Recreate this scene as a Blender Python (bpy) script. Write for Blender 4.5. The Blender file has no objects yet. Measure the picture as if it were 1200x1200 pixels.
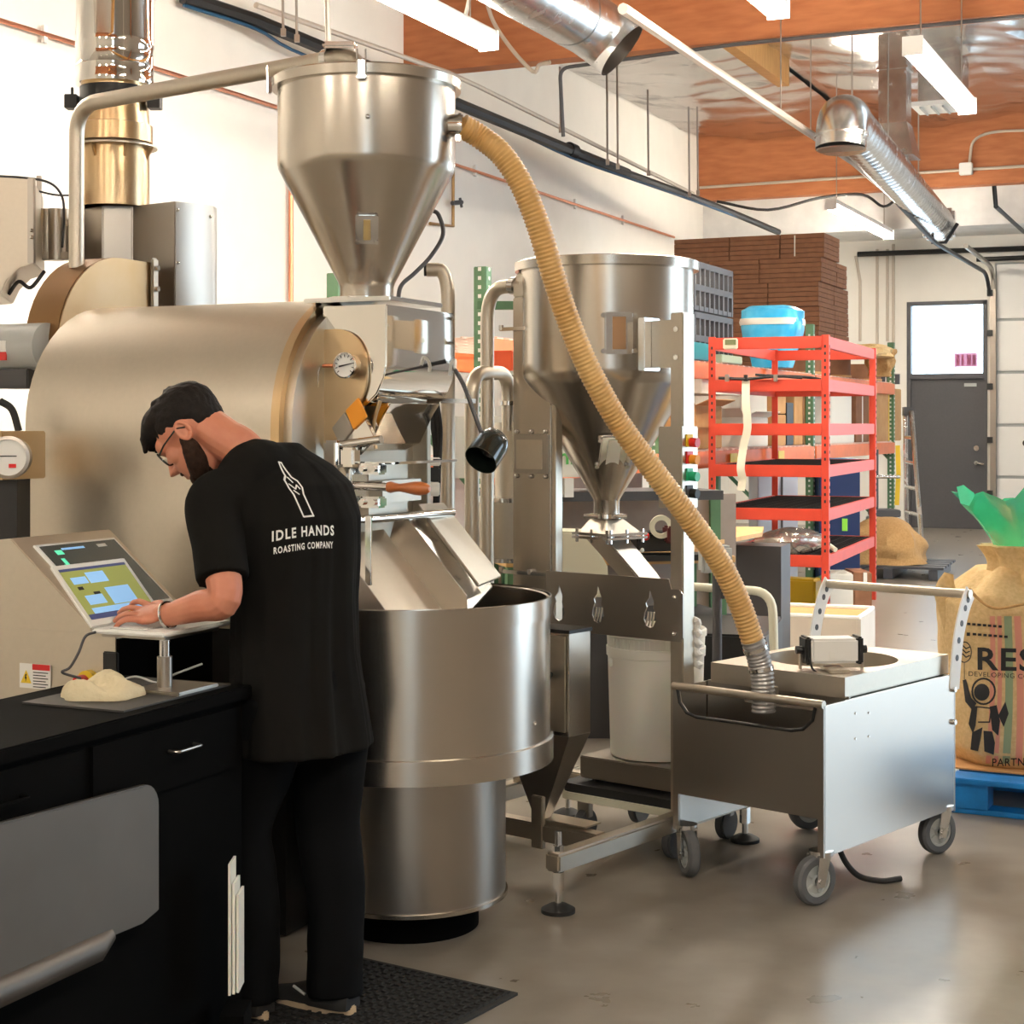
import bpy, bmesh, math, random
from mathutils import Vector, Matrix, noise
from mathutils.bvhtree import BVHTree

scn = bpy.context.scene
col = scn.collection
random.seed(7)

# ---------------------------------------------------------------- camera, sky, exposure
F, HZ, CAMH = 1930.0, 498.0, 1.57          # focal length in px of a 1200 px frame, horizon row, eye height
cam_data = bpy.data.cameras.new('camera')
cam_data.sensor_width = 36.0
cam_data.lens = 36.0 * F / 1200.0
cam_data.shift_y = (HZ - 600.0) / 1200.0
cam_data.clip_end = 200
cam = bpy.data.objects.new('camera', cam_data)
cam.location = (0, 0, CAMH)
cam.rotation_euler = (math.radians(90), 0, 0)
col.objects.link(cam)
scn.camera = cam

world = bpy.data.worlds.new('overcast_sky')
scn.world = world
world.use_nodes = True
wn = world.node_tree
wn.nodes['Background'].inputs['Color'].default_value = (0.66, 0.84, 1.0, 1)
wn.nodes['Background'].inputs['Strength'].default_value = 4.5

scn.view_settings.view_transform = 'Standard'
scn.view_settings.look = 'None'
scn.view_settings.exposure = 0.56
scn.view_settings.gamma = 1.0
scn.view_settings.use_curve_mapping = False
scn.cycles.use_denoising = True
scn.cycles.max_bounces = 8
scn.cycles.sample_clamp_indirect = 6.0
LAMP = 90.0                                # emission of the fluorescent tubes

# ---------------------------------------------------------------- frames and helpers
TH = math.radians(24.3)                    # the building is turned by this from the camera axis
Z = Vector((0, 0, 1))
U = Vector((math.sin(TH), math.cos(TH), 0))        # along the long wall, away
V = Vector((math.cos(TH), -math.sin(TH), 0))       # across the hall, to the right
ROOM = (V, U, Z)
P_ = Vector((.629, .778, 0)).normalized()          # second machine: along its base bar, away
Q_ = Vector((P_.y, -P_.x, 0))                      # across, towards the viewer's right
MACH = (Q_, P_, Z)
WORLD = (Vector((1, 0, 0)), Vector((0, 1, 0)), Z)

def rp(a, b, z=0.0):                       # room coordinates: a along the wall, b across
    p = U * a + V * b
    return Vector((p.x, p.y, z))
def at(px, py, d):                         # a point seen at (px,py) of the survey photo, d metres away
    return Vector(((px - 600) / F * d, d, CAMH - (py - HZ) / F * d))
def frame(deg):                            # horizontal frame turned clockwise from the camera axis
    t = math.radians(deg)
    y = Vector((math.sin(t), math.cos(t), 0)); x = Vector((y.y, -y.x, 0))
    return (x, y, Z)

def spline(pts, n=8, closed=False):
    pts = [Vector(p) for p in pts]
    out = []
    m = len(pts)
    for i in range(m if closed else m - 1):
        p1, p2 = pts[i], pts[(i + 1) % m]
        p0 = pts[i - 1] if (i > 0 or closed) else p1 * 2 - p2
        p3 = pts[(i + 2) % m] if (i + 2 < m or closed) else p2 * 2 - p1
        for k in range(n):
            t = k / n
            out.append(0.5 * ((2 * p1) + (p2 - p0) * t + (2 * p0 - 5 * p1 + 4 * p2 - p3) * t * t + (3 * p1 - p0 - 3 * p2 + p3) * t ** 3))
    if not closed:
        out.append(pts[-1])
    return out

def fillet(pts, r, n=6):                   # polyline with rounded corners
    pts = [Vector(p) for p in pts]
    out = [pts[0]]
    for i in range(1, len(pts) - 1):
        a, b, c = pts[i - 1], pts[i], pts[i + 1]
        d1 = min(r, (a - b).length * .49); d2 = min(r, (c - b).length * .49)
        p = b + (a - b).normalized() * d1; q = b + (c - b).normalized() * d2
        for k in range(n + 1):
            t = k / n
            out.append(p * (1 - t) ** 2 + b * 2 * t * (1 - t) + q * t * t)
    out.append(pts[-1])
    return out

class M:
    """collects the faces of ONE mesh in world coordinates"""
    def __init__(s):
        s.v = []; s.f = []
    def add(s, vs, fs):
        o = len(s.v)
        s.v.extend(Vector(p) for p in vs)
        s.f.extend([tuple(i + o for i in f) for f in fs])
        return s
    def box(s, c, size, ax=WORLD):         # c = centre
        c = Vector(c); x, y, z = [Vector(a) for a in ax]
        h = [k / 2 for k in size]
        vs = [c + x * (i * h[0]) + y * (j * h[1]) + z * (k * h[2]) for i in (-1, 1) for j in (-1, 1) for k in (-1, 1)]
        return s.add(vs, [(0, 1, 3, 2), (4, 6, 7, 5), (0, 4, 5, 1), (2, 3, 7, 6), (0, 2, 6, 4), (1, 5, 7, 3)])
    def boxb(s, c, size, ax=WORLD):        # c = centre of the bottom
        return s.box(Vector(c) + Vector(ax[2]) * (size[2] / 2), size, ax)
    def prism(s, pts, vec):
        n = len(pts); vec = Vector(vec)
        vs = [Vector(p) for p in pts] + [Vector(p) + vec for p in pts]
        fs = [tuple(range(n - 1, -1, -1)), tuple(range(n, 2 * n))]
        fs += [(i, (i + 1) % n, n + (i + 1) % n, n + i) for i in range(n)]
        return s.add(vs, fs)
    def loft(s, rings, caps=True, closed=False):
        n = len(rings[0]); m = len(rings)
        vs = [p for r in rings for p in r]
        fs = []
        for i in range(m if closed else m - 1):
            j = (i + 1) % m
            for k in range(n):
                l = (k + 1) % n
                fs.append((i * n + k, i * n + l, j * n + l, j * n + k))
        if caps and not closed:
            fs.append(tuple(range(n - 1, -1, -1)))
            fs.append(tuple((m - 1) * n + k for k in range(n)))
        return s.add(vs, fs)
    def cyl(s, p0, p1, r0, r1=None, n=20, caps=True):
        p0, p1 = Vector(p0), Vector(p1)
        r1 = r0 if r1 is None else r1
        d = (p1 - p0).normalized()
        a = d.orthogonal().normalized(); b = d.cross(a)
        ring = lambda p, r: [p + (a * math.cos(2 * math.pi * k / n) + b * math.sin(2 * math.pi * k / n)) * r for k in range(n)]
        return s.loft([ring(p0, r0), ring(p1, r1)], caps)
    def tube(s, pts, r, n=10, closed=False, flat=None):
        pts = [Vector(p) for p in pts]
        m = len(pts)
        rr = r if isinstance(r, (list, tuple)) else [r] * m
        tang = []
        for i in range(m):
            if closed:
                t = pts[(i + 1) % m] - pts[i - 1]
            else:
                t = pts[min(i + 1, m - 1)] - pts[max(i - 1, 0)]
            tang.append(t.normalized() if t.length > 1e-9 else Vector((0, 0, 1)))
        a = tang[0].orthogonal().normalized() if flat is None else None
        rings = []
        for i in range(m):
            t = tang[i]
            if flat is not None:
                f0 = Vector(flat[0]); a2 = (f0 - t * f0.dot(t)).normalized()
                b2 = t.cross(a2)
                rings.append([pts[i] + a2 * (math.cos(2 * math.pi * k / n)) * rr[i] + b2 * math.sin(2 * math.pi * k / n) * rr[i] * flat[1] for k in range(n)])
                continue
            a = (a - t * a.dot(t))
            a = a.normalized() if a.length > 1e-6 else t.orthogonal().normalized()
            b = t.cross(a)
            rings.append([pts[i] + (a * math.cos(2 * math.pi * k / n) + b * math.sin(2 * math.pi * k / n)) * rr[i] for k in range(n)])
        return s.loft(rings, True, closed)
    def strip(s, pts, w, t, wide):         # a flat bar swept along pts; wide = direction of its width
        pts = [Vector(p) for p in pts]; wide = Vector(wide).normalized()
        rings = []
        for i in range(len(pts)):
            tg = (pts[min(i + 1, len(pts) - 1)] - pts[max(i - 1, 0)]).normalized()
            wd = (wide - tg * wide.dot(tg)).normalized()
            nn = tg.cross(wd)
            rings.append([pts[i] + wd * (sx * w / 2) + nn * (sy * t / 2) for sx, sy in ((-1, -1), (1, -1), (1, 1), (-1, 1))])
        return s.loft(rings)
    def lathe(s, prof, o, ax=WORLD, n=40, arc=1.0):
        o = Vector(o); x, y, z = [Vector(a) for a in ax]
        rings = [[o + (x * math.cos(2 * math.pi * k / n) + y * math.sin(2 * math.pi * k / n)) * max(r, 1e-4) + z * h for k in range(n)] for r, h in prof]
        return s.loft(rings, False)
    def ball(s, c, rad, ax=WORLD, n=20, m=12):
        c = Vector(c); x, y, z = [Vector(a) for a in ax]
        rad = (rad,) * 3 if not isinstance(rad, (tuple, list)) else rad
        rings = []
        for i in range(m + 1):
            t = math.pi * (i / m) * .998 + .003
            rings.append([c + x * (rad[0] * math.sin(t) * math.cos(2 * math.pi * k / n)) + y * (rad[1] * math.sin(t) * math.sin(2 * math.pi * k / n)) - z * (rad[2] * math.cos(t)) for k in range(n)])
        return s.loft(rings)
    def bounds(s):
        lo = Vector([min(p[i] for p in s.v) for i in range(3)]); hi = Vector([max(p[i] for p in s.v) for i in range(3)])
        return lo, hi
    def mesh(s, name, off=Vector((0, 0, 0)), bev=0.0, smooth=True, angle=35):
        me = bpy.data.meshes.new(name)
        me.from_pydata([p - off for p in s.v], [], s.f)
        bm = bmesh.new(); bm.from_mesh(me)
        bmesh.ops.recalc_face_normals(bm, faces=bm.faces)
        if bev > 0:
            ed = [e for e in bm.edges if len(e.link_faces) == 2 and e.calc_face_angle(0) > math.radians(30)]
            bmesh.ops.bevel(bm, geom=ed, offset=bev, segments=2, affect='EDGES', clamp_overlap=True)
        bm.to_mesh(me); bm.free()
        if smooth:
            me.polygons.foreach_set('use_smooth', [True] * len(me.polygons))
            me.set_sharp_from_angle(angle=math.radians(angle))
        return me

ROOT = {}                                  # object name -> world location of its thing
def tag(o, label=None, cat=None, group=None, kind=None):
    if label: o['label'] = label
    if cat: o['category'] = cat
    if group: o['group'] = group
    if kind: o['kind'] = kind
    return o
def thing(name, label, cat, loc, group=None):
    o = bpy.data.objects.new(name, None)
    o.empty_display_size = .1
    o.location = loc
    col.objects.link(o)
    ROOT[o.name] = Vector(loc)
    return tag(o, label, cat, group)
def obj(name, m, mat, parent=None, label=None, cat=None, group=None, kind=None, bev=0.0, smooth=True, angle=35):
    if parent is None:
        lo, hi = m.bounds()
        off = Vector(((lo.x + hi.x) / 2, (lo.y + hi.y) / 2, lo.z))
    else:
        off = ROOT[parent.name]
    me = m.mesh(name, off, bev, smooth, angle)
    o = bpy.data.objects.new(name, me)
    me.materials.append(mat)
    col.objects.link(o)
    if parent is None:
        o.location = off
    else:
        o.parent = parent
    ROOT[o.name] = off
    return tag(o, label, cat, group, kind)
def meshobj(name, me, mat, parent=None, **k):      # a ready mesh in world coordinates
    m = M(); m.v = [v.co.copy() for v in me.vertices]; m.f = [tuple(p.vertices) for p in me.polygons]
    return obj(name, m, mat, parent, **k)
def part(name, mat, parent, fn, bev=0.0, **k):
    m = M(); fn(m)
    return obj(name, m, mat, parent, bev=bev, **k)
def clone(o, parent, loc):                 # a copy of a part sharing its mesh, shifted by loc
    c = o.copy(); col.objects.link(c); c.parent = parent
    c.location = loc
    return c
def copy_tree(o, parent=None):
    c = o.copy(); col.objects.link(c); c.parent = parent
    ROOT[c.name] = ROOT[o.name]
    for ch in list(o.children):
        copy_tree(ch, c)
    return c
def voxel(m, size, smooth_it=2, fac=.5):   # fuse overlapping closed pieces into one continuous surface
    me = bpy.data.meshes.new('tmp')
    me.from_pydata(m.v, [], m.f)
    bm = bmesh.new(); bm.from_mesh(me); bmesh.ops.recalc_face_normals(bm, faces=bm.faces); bm.to_mesh(me); bm.free()
    ob = bpy.data.objects.new('tmp', me); col.objects.link(ob)
    md = ob.modifiers.new('r', 'REMESH'); md.mode = 'VOXEL'; md.voxel_size = size
    if smooth_it:
        sm = ob.modifiers.new('s', 'SMOOTH'); sm.iterations = smooth_it; sm.factor = fac
    dg = bpy.context.evaluated_depsgraph_get()
    ev = ob.evaluated_get(dg)
    res = bpy.data.meshes.new_from_object(ev)
    out = M(); out.v = [v.co.copy() for v in res.vertices]; out.f = [tuple(p.vertices) for p in res.polygons]
    bpy.data.objects.remove(ob); bpy.data.meshes.remove(me); bpy.data.meshes.remove(res)
    return out
def text_mesh(body, size=1.0, bold=0.0, align='LEFT', extrude=0.0, spacing=1.0):
    cu = bpy.data.curves.new('t', 'FONT')
    cu.body = body; cu.size = size; cu.align_x = align; cu.offset = bold; cu.extrude = extrude
    cu.space_character = spacing; cu.resolution_u = 3
    ob = bpy.data.objects.new('t', cu); col.objects.link(ob)
    dg = bpy.context.evaluated_depsgraph_get()
    res = bpy.data.meshes.new_from_object(ob.evaluated_get(dg))
    vs = [v.co.copy() for v in res.vertices]; fs = [tuple(p.vertices) for p in res.polygons]
    bpy.data.objects.remove(ob); bpy.data.curves.remove(cu); bpy.data.meshes.remove(res)
    return vs, fs
def text_on(m, body, o, xd, yd, size, **k):        # flat lettering on a plane: origin, right, up
    vs, fs = text_mesh(body, size, **k)
    o, xd, yd = Vector(o), Vector(xd), Vector(yd)
    nn = xd.cross(yd)
    m.add([o + xd * p.x + yd * p.y + nn * p.z for p in vs], fs)

# ---------------------------------------------------------------- materials
def mat(name, color, rough=.5, metal=0.0, vary=0.0, scale=20.0, stretch=(1, 1, 1), bump=0.0, spec=None, emit=None,
        estr=0.0, alpha=None, trans=0.0, color2=None, rvary=0.0, coat=0.0, ior=None, detail=4.0, sss=0.0, aniso=0.0):
    m = bpy.data.materials.new(name); m.use_nodes = True
    nt = m.node_tree; b = nt.nodes['Principled BSDF']
    b.inputs['Base Color'].default_value = (*color, 1)
    b.inputs['Roughness'].default_value = rough
    b.inputs['Metallic'].default_value = metal
    if spec is not None: b.inputs['Specular IOR Level'].default_value = spec
    if trans: b.inputs['Transmission Weight'].default_value = trans
    if ior: b.inputs['IOR'].default_value = ior
    if coat: b.inputs['Coat Weight'].default_value = coat
    if sss:
        b.inputs['Subsurface Weight'].default_value = sss
        b.inputs['Subsurface Radius'].default_value = (.01, .004, .002)
    if alpha is not None: b.inputs['Alpha'].default_value = alpha
    if aniso: b.inputs['Anisotropic'].default_value = aniso
    if emit:
        b.inputs['Emission Color'].default_value = (*emit, 1); b.inputs['Emission Strength'].default_value = estr
    if vary or bump or rvary or color2:
        tc = nt.nodes.new('ShaderNodeTexCoord'); mp = nt.nodes.new('ShaderNodeMapping')
        mp.inputs['Scale'].default_value = stretch
        nz = nt.nodes.new('ShaderNodeTexNoise'); nz.inputs['Scale'].default_value = scale; nz.inputs['Detail'].default_value = detail
        nt.links.new(tc.outputs['Object'], mp.inputs['Vector']); nt.links.new(mp.outputs['Vector'], nz.inputs['Vector'])
        if vary or color2:
            cr = nt.nodes.new('ShaderNodeValToRGB')
            c2 = color2 or tuple(min(1, c * (1 + vary)) for c in color)
            c1 = color if color2 else tuple(c * (1 - vary) for c in color)
            cr.color_ramp.elements[0].color = (*c1, 1); cr.color_ramp.elements[1].color = (*c2, 1)
            cr.color_ramp.elements[0].position = .3; cr.color_ramp.elements[1].position = .7
            nt.links.new(nz.outputs['Fac'], cr.inputs['Fac']); nt.links.new(cr.outputs['Color'], b.inputs['Base Color'])
        if rvary:
            mr = nt.nodes.new('ShaderNodeMapRange')
            mr.inputs['To Min'].default_value = max(.02, rough - rvary); mr.inputs['To Max'].default_value = rough + rvary
            nt.links.new(nz.outputs['Fac'], mr.inputs['Value']); nt.links.new(mr.outputs['Result'], b.inputs['Roughness'])
        if bump:
            bp = nt.nodes.new('ShaderNodeBump'); bp.inputs['Strength'].default_value = bump; bp.inputs['Distance'].default_value = .01
            nt.links.new(nz.outputs['Fac'], bp.inputs['Height']); nt.links.new(bp.outputs['Normal'], b.inputs['Normal'])
    return m

X = {}
X['wall'] = mat('painted_wall_white', (.86, .83, .76), .8, vary=.02, scale=3)
X['floor'] = mat('sealed_concrete', (.185, .16, .127), .30, color2=(.265, .237, .20), scale=5, rvary=.07, detail=8)
X['wood'] = mat('glulam_wood', (.36, .115, .038), .6, color2=(.46, .165, .06), scale=3, stretch=(1, 1, 6), bump=.1)
X['joist'] = mat('yellow_fir', (.62, .30, .08), .6, color2=(.75, .40, .13), scale=4, stretch=(1, 8, 1))
X['foil'] = mat('foil_insulation', (.72, .70, .68), .22, 1.0, scale=2.2, bump=.9, stretch=(1, 1, 1), detail=6)
X['steel'] = mat('brushed_steel', (.54, .49, .425), .25, 1.0)
X['steelh'] = mat('brushed_steel_horizontal', (.56, .515, .455), .24, 1.0)
X['steeld'] = mat('satin_steel_dark', (.42, .385, .34), .34, 1.0)
X['steelw'] = mat('bead_blasted_steel', (.58, .525, .44), .40, 1.0, vary=.02, rvary=.03, scale=60)
X['mirror'] = mat('polished_steel', (.80, .77, .72), .045, 1.0)
X['chrome'] = mat('chrome', (.75, .74, .72), .12, 1.0)
X['brass'] = mat('gold_toned_steel', (.55, .38, .20), .28, 1.0, color2=(.62, .47, .30), scale=3)  # golden tone; on cheek plate and scroll face it carries reflected light
X['bronze'] = mat('brown_rim_steel', (.26, .15, .07), .42, 1.0)
X['copper'] = mat('copper_pipe', (.72, .30, .17), .35, 1.0)
X['galv'] = mat('galvanised_duct', (.70, .70, .69), .25, 1.0, vary=.12, scale=7, rvary=.08)
X['black'] = mat('black_paint', (.006, .006, .006), .45, vary=.2, scale=30)
X['matte'] = mat('matte_black_table', (.002, .002, .002), .85, spec=.05)
X['rubber'] = mat('black_rubber', (.012, .012, .012), .7)
X['tyre'] = mat('grey_rubber_tyre', (.10, .105, .11), .65, vary=.1)
X['plastic'] = mat('glossy_black_plastic', (.008, .012, .010), .2, coat=.3)
X['white'] = mat('white_plastic', (.82, .82, .79), .4)
X['whitem'] = mat('white_enamel', (.85, .84, .80), .4)
X['bucket'] = mat('milky_bucket_plastic', (.82, .80, .72), .45, sss=.15)
X['hose'] = mat('amber_hose', (.56, .31, .09), .42, color2=(.68, .43, .16), scale=5, coat=.15)
X['hosec'] = mat('grey_hose_cuff', (.36, .35, .34), .3, .5)
X['red'] = mat('red_powder_coat', (.60, .055, .025), .45, vary=.05, scale=9)
X['orange'] = mat('orange_powder_coat', (.80, .19, .05), .5, vary=.06, scale=9)
X['green'] = mat('green_powder_coat', (.09, .20, .10), .5, vary=.12, scale=9)
X['blue'] = mat('blue_pallet_paint', (.0, .17, .50), .5, vary=.2, scale=12)
X['card'] = mat('brown_cardboard', (.22, .095, .045), .85, color2=(.28, .125, .06), scale=10)
X['cardl'] = mat('tan_cardboard', (.52, .27, .10), .85, color2=(.60, .34, .14), scale=6)
X['cardw'] = mat('white_carton', (.80, .77, .68), .8)
X['burlap'] = mat('burlap_jute', (.62, .43, .20), .9, color2=(.74, .54, .28), scale=60, bump=.3)
X['burlapd'] = mat('burlap_dark', (.40, .22, .08), .9, color2=(.50, .30, .12), scale=50, bump=.3)
X['ink'] = mat('print_ink_black', (.02, .02, .022), .8)
X['whiteink'] = mat('print_ink_white', (.82, .82, .78), .8)
X['greenbag'] = mat('green_plastic_film', (.06, .72, .38), .25, trans=.35, vary=.15, scale=8, bump=.4)
X['bluebag'] = mat('blue_plastic_film', (.02, .38, .72), .25, color2=(.10, .55, .85), scale=6, bump=.3)
X['greyp'] = mat('grey_plastic', (.45, .47, .46), .5)
X['darkp'] = mat('dark_grey_plastic', (.06, .06, .065), .5)
X['taupe'] = mat('taupe_panel', (.36, .30, .26), .7, vary=.04)
X['doorg'] = mat('charcoal_door_paint', (.075, .074, .080), .5, vary=.05, scale=30)
X['skin'] = mat('skin', (.50, .18, .105), .5, color2=(.59, .245, .15), scale=12, sss=.12)
X['hair'] = mat('dark_brown_hair', (.004, .0025, .002), .7, color2=(.009, .005, .0035), scale=60, stretch=(1, 1, 1), bump=.4, spec=.25)
X['beard'] = mat('brown_beard', (.018, .009, .006), .8, color2=(.035, .017, .010), scale=80, bump=.5, spec=.15)
X['shirt'] = mat('black_cotton_shirt', (.0055, .005, .0045), .95, spec=.12, color2=(.0075, .007, .006), scale=5, bump=.1)
X['pants'] = mat('black_denim', (.003, .0033, .0038), .95, spec=.1)
X['tan'] = mat('tan_rubber_sole', (.52, .40, .26), .6)
X['timber'] = mat('orange_wood_handle', (.45, .13, .035), .3, color2=(.56, .19, .06), scale=8, stretch=(1, 1, 6), coat=.3)
X['plank'] = mat('plywood_plank', (.60, .34, .13), .6, color2=(.68, .42, .18), scale=4, stretch=(6, 1, 1))
X['glow'] = mat('fluorescent_tube', (1, 1, 1), .4, emit=(1.0, .90, .76), estr=LAMP)
X['yellow'] = mat('safety_yellow', (.80, .55, .03), .45)
X['redb'] = mat('signal_red', (.65, .02, .02), .35)
X['greenb'] = mat('signal_green', (.02, .42, .20), .35)
X['cream'] = mat('cream_enamel', (.72, .70, .55), .5)
X['glass'] = mat('clear_glass', (.95, .97, .97), .03, trans=1.0, ior=1.45)
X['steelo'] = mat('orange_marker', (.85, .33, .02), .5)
# ================================================================ the hall
A0, A1, B0, B1, ZC = -7.0, 25.5, -7.7, 5.0, 5.96
def slab(name, a0, a1, b0, b1, z0, z1, mt, **k):
    m = M(); m.box(rp((a0 + a1) / 2, (b0 + b1) / 2, (z0 + z1) / 2), (b1 - b0, a1 - a0, z1 - z0), ROOM)
    return obj(name, m, mt, kind='structure', **k)
slab('floor', A0 - .2, A1 + .2, B0 - .2, B1 + .2, -.2, 0, X['floor'])
slab('wall_left', A0, A1, B0 - .2, B0, 0, ZC, X['wall'])
X['walld'] = mat('painted_wall_taupe', (.24, .21, .18), .7, vary=.05, scale=3)
m = M()
streak_slots = [(3.25, 3.75), (4.15, 4.55)]        # two tall slots added in the unseen wall to streak the steel
eb = [B0 - .2] + [e for w_ in streak_slots for e in w_] + [B1 + .2]
for i in range(0, len(eb), 2):
    m.box(rp(A0 - .1, (eb[i] + eb[i + 1]) / 2, ZC / 2), (eb[i + 1] - eb[i], .2, ZC), ROOM)
for b0_, b1_ in streak_slots:
    m.box(rp(A0 - .1, (b0_ + b1_) / 2, .15), (b1_ - b0_, .2, .3), ROOM)
    m.box(rp(A0 - .1, (b0_ + b1_) / 2, (3.8 + ZC) / 2), (b1_ - b0_, .2, ZC - 3.8), ROOM)
obj('wall_back', m, X['wall'], kind='structure')
# right wall with two open loading bays (daylight comes in here), behind and beside the camera
m = M()
def wbox(m, a0, a1, b0, b1, z0, z1):
    m.box(rp((a0 + a1) / 2, (b0 + b1) / 2, (z0 + z1) / 2), (b1 - b0, a1 - a0, z1 - z0), ROOM)
bays = [(9.2, 14.2)]
edges = [A0] + [e for b in bays for e in b] + [A1]
for i in range(0, len(edges), 2):
    wbox(m, edges[i], edges[i + 1], B1, B1 + .2, 0, ZC)
for a0, a1 in bays:
    wbox(m, a0, a1, B1, B1 + .2, 4.0, ZC)
obj('wall_right', m, X['walld'], kind='structure')
for a0, a1 in bays:                        # light portals in the two open bays: they only guide sky sampling
    l = bpy.data.lights.new('bay_daylight_portal', 'AREA'); l.shape = 'RECTANGLE'; l.size = a1 - a0; l.size_y = 4.0
    l.cycles.is_portal = True
    o = bpy.data.objects.new('bay_daylight_portal', l); col.objects.link(o)
    o.location = rp((a0 + a1) / 2, B1 + .25, 2.0)
    o.rotation_euler = Matrix((U, Z, V)).transposed().to_euler()

# end wall with the man door, its transom and the roll-up door
m = M()
DA = A1
def endp(px):                              # b coordinate on the end wall seen in column px
    t = (px - 600) / F
    y = DA / (t * U.x + U.y)
    return y * (t * V.x + V.y)
d0, d1 = endp(1063), endp(1157)            # door opening
r0 = endp(1166)                            # roll-up door starts
ZD, ZT, ZR = 2.29, 3.45, 4.0
wbox(m, A1, A1 + .2, B0 - .2, d0, 0, ZC)
wbox(m, A1, A1 + .2, d0, d1, ZT, ZC)
wbox(m, A1, A1 + .2, d1, r0, 0, ZC)
wbox(m, A1, A1 + .2, r0, B1 + .2, ZR, ZC)
obj('wall_end', m, X['wall'], kind='structure')
# man door
o = thing('door_1', None, None, rp(A1, (d0 + d1) / 2)); o['kind'] = 'structure'
def bx(m, a0, a1, b0, b1, z0, z1): wbox(m, a0, a1, b0, b1, z0, z1)
part('door_leaf', X['doorg'], o, lambda m: bx(m, A1 + .02, A1 + .07, d0 + .05, d1 - .05, 0, ZD), .004)
part('door_frame', X['doorg'], o, lambda m: (bx(m, A1 - .03, A1 + .12, d0, d0 + .06, 0, ZT), bx(m, A1 - .03, A1 + .12, d1 - .06, d1, 0, ZT),
     bx(m, A1 - .03, A1 + .12, d0, d1, ZT - .06, ZT), bx(m, A1 - .03, A1 + .12, d0, d1, ZD - .02, ZD + .06)))
part('handle', X['chrome'], o, lambda m: (m.cyl(rp(A1 + .03, d1 - .16, 1.0), rp(A1 - .05, d1 - .16, 1.0), .03), m.cyl(rp(A1 - .05, d1 - .16, 1.0), rp(A1 - .05, d1 - .04, .98), .014)))
part('deadbolt', X['chrome'], o, lambda m: m.cyl(rp(A1 + .03, d1 - .16, 1.22), rp(A1 - .01, d1 - .16, 1.22), .04))
part('closer_plate', X['greyp'], o, lambda m: bx(m, A1 + .0, A1 + .02, d1 - .34, d1 - .16, 2.15, 2.2))
w = thing('window_1', None, None, rp(A1 + .05, (d0 + d1) / 2, ZD + .06)); w['kind'] = 'structure'
part('pane', X['glass'], w, lambda m: bx(m, A1 + .05, A1 + .06, d0 + .06, d1 - .06, ZD + .06, ZT - .06))
s = thing('window_sign', 'small faded pink sign hanging in the transom window', 'sign', rp(A1 + .08, d1 - .28, ZD + .15))
part('board', mat('sign_pink', (.42, .17, .22), .6, trans=.7), s, lambda m: bx(m, A1 + .08, A1 + .085, d1 - .50, d1 - .16, ZD + .16, ZD + .37))
for k, w_ in enumerate((.05, .035, .06, .05)):
    part('stroke', mat('sign_stroke', (.85, .30, .45), .6, trans=.5), s, lambda m: bx(m, A1 + .074, A1 + .078, d1 - .47 + k * .08, d1 - .47 + k * .08 + w_, ZD + .185, ZD + .345))
# roll-up sectional door
o = thing('door_2', None, None, rp(A1, r0 + 1.8)); o['kind'] = 'structure'
ys = [0, .79, 1.57, 2.36, 3.15, 4.0]
for i in range(5):
    part('panel', X['whitem'], o, lambda m: bx(m, A1 + .02, A1 + .08, r0 + .02, r0 + 3.9, ys[i] + .02, ys[i + 1] - .025), .01)
part('seam_backing', X['greyp'], o, lambda m: bx(m, A1 + .07, A1 + .09, r0, r0 + 4, 0, 4.0))
part('handle', X['black'], o, lambda m: m.cyl(rp(A1 + .03, r0 + .45, 1.30), rp(A1 - .03, r0 + .45, 1.30), .05))
part('track', X['steeld'], o, lambda m: (bx(m, A1 - .08, A1, r0 - .06, r0 + .02, 0, 3.6),
     m.tube(fillet([rp(A1 - .05, r0 - .02, 3.5), rp(A1 - .05, r0 - .02, 3.92), rp(A1 - 2.6, r0 - .02, 4.0)], .5), .035, 8)))
for z in (.5, 1.3, 2.1, 2.9, 3.5):
    part('track_bracket', X['black'], o, lambda m: bx(m, A1 - .12, A1 - .01, r0 - .10, r0 - .02, z, z + .09))
part('roller_shaft', X['black'], o, lambda m: m.cyl(rp(A1 - .12, r0 - .25, 4.05), rp(A1 - .12, r0 + 4, 4.05), .035))

# ceiling: foil sheets between wooden beams
m = M()
wbox(m, A0 - .2, A1 + .2, B0 - .2, B1 + .2, ZC, ZC + .15)
obj('ceiling', m, X['foil'], kind='structure')
beam_as = (-4.5, 5.0, 14.55, 24.0)
for i, a in enumerate(beam_as):
    slab('trim_%d' % (i + 1), a - .11, a + .11, B0, B1, 5.05 if i != 3 else 4.96, ZC, X['wood'])
slab('trim_5', 24.15, A1, B0, B1, 4.42, 5.2, mat('soffit_white_foil', (.80, .80, .78), .5, vary=.1, scale=3))
n = 6
for b, bays_ in ((-5.15, ((14.66, 19.3),)), (-5.15, ((5.11, 14.44),)), (-.5, ((-4.39, 4.89), (5.11, 14.44)))):   # orange joists between the beams
    for a0, a1 in bays_:
        slab('trim_%d' % n, a0, a1, b - .07, b + .07, 5.62, ZC, X['joist']); n += 1
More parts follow.
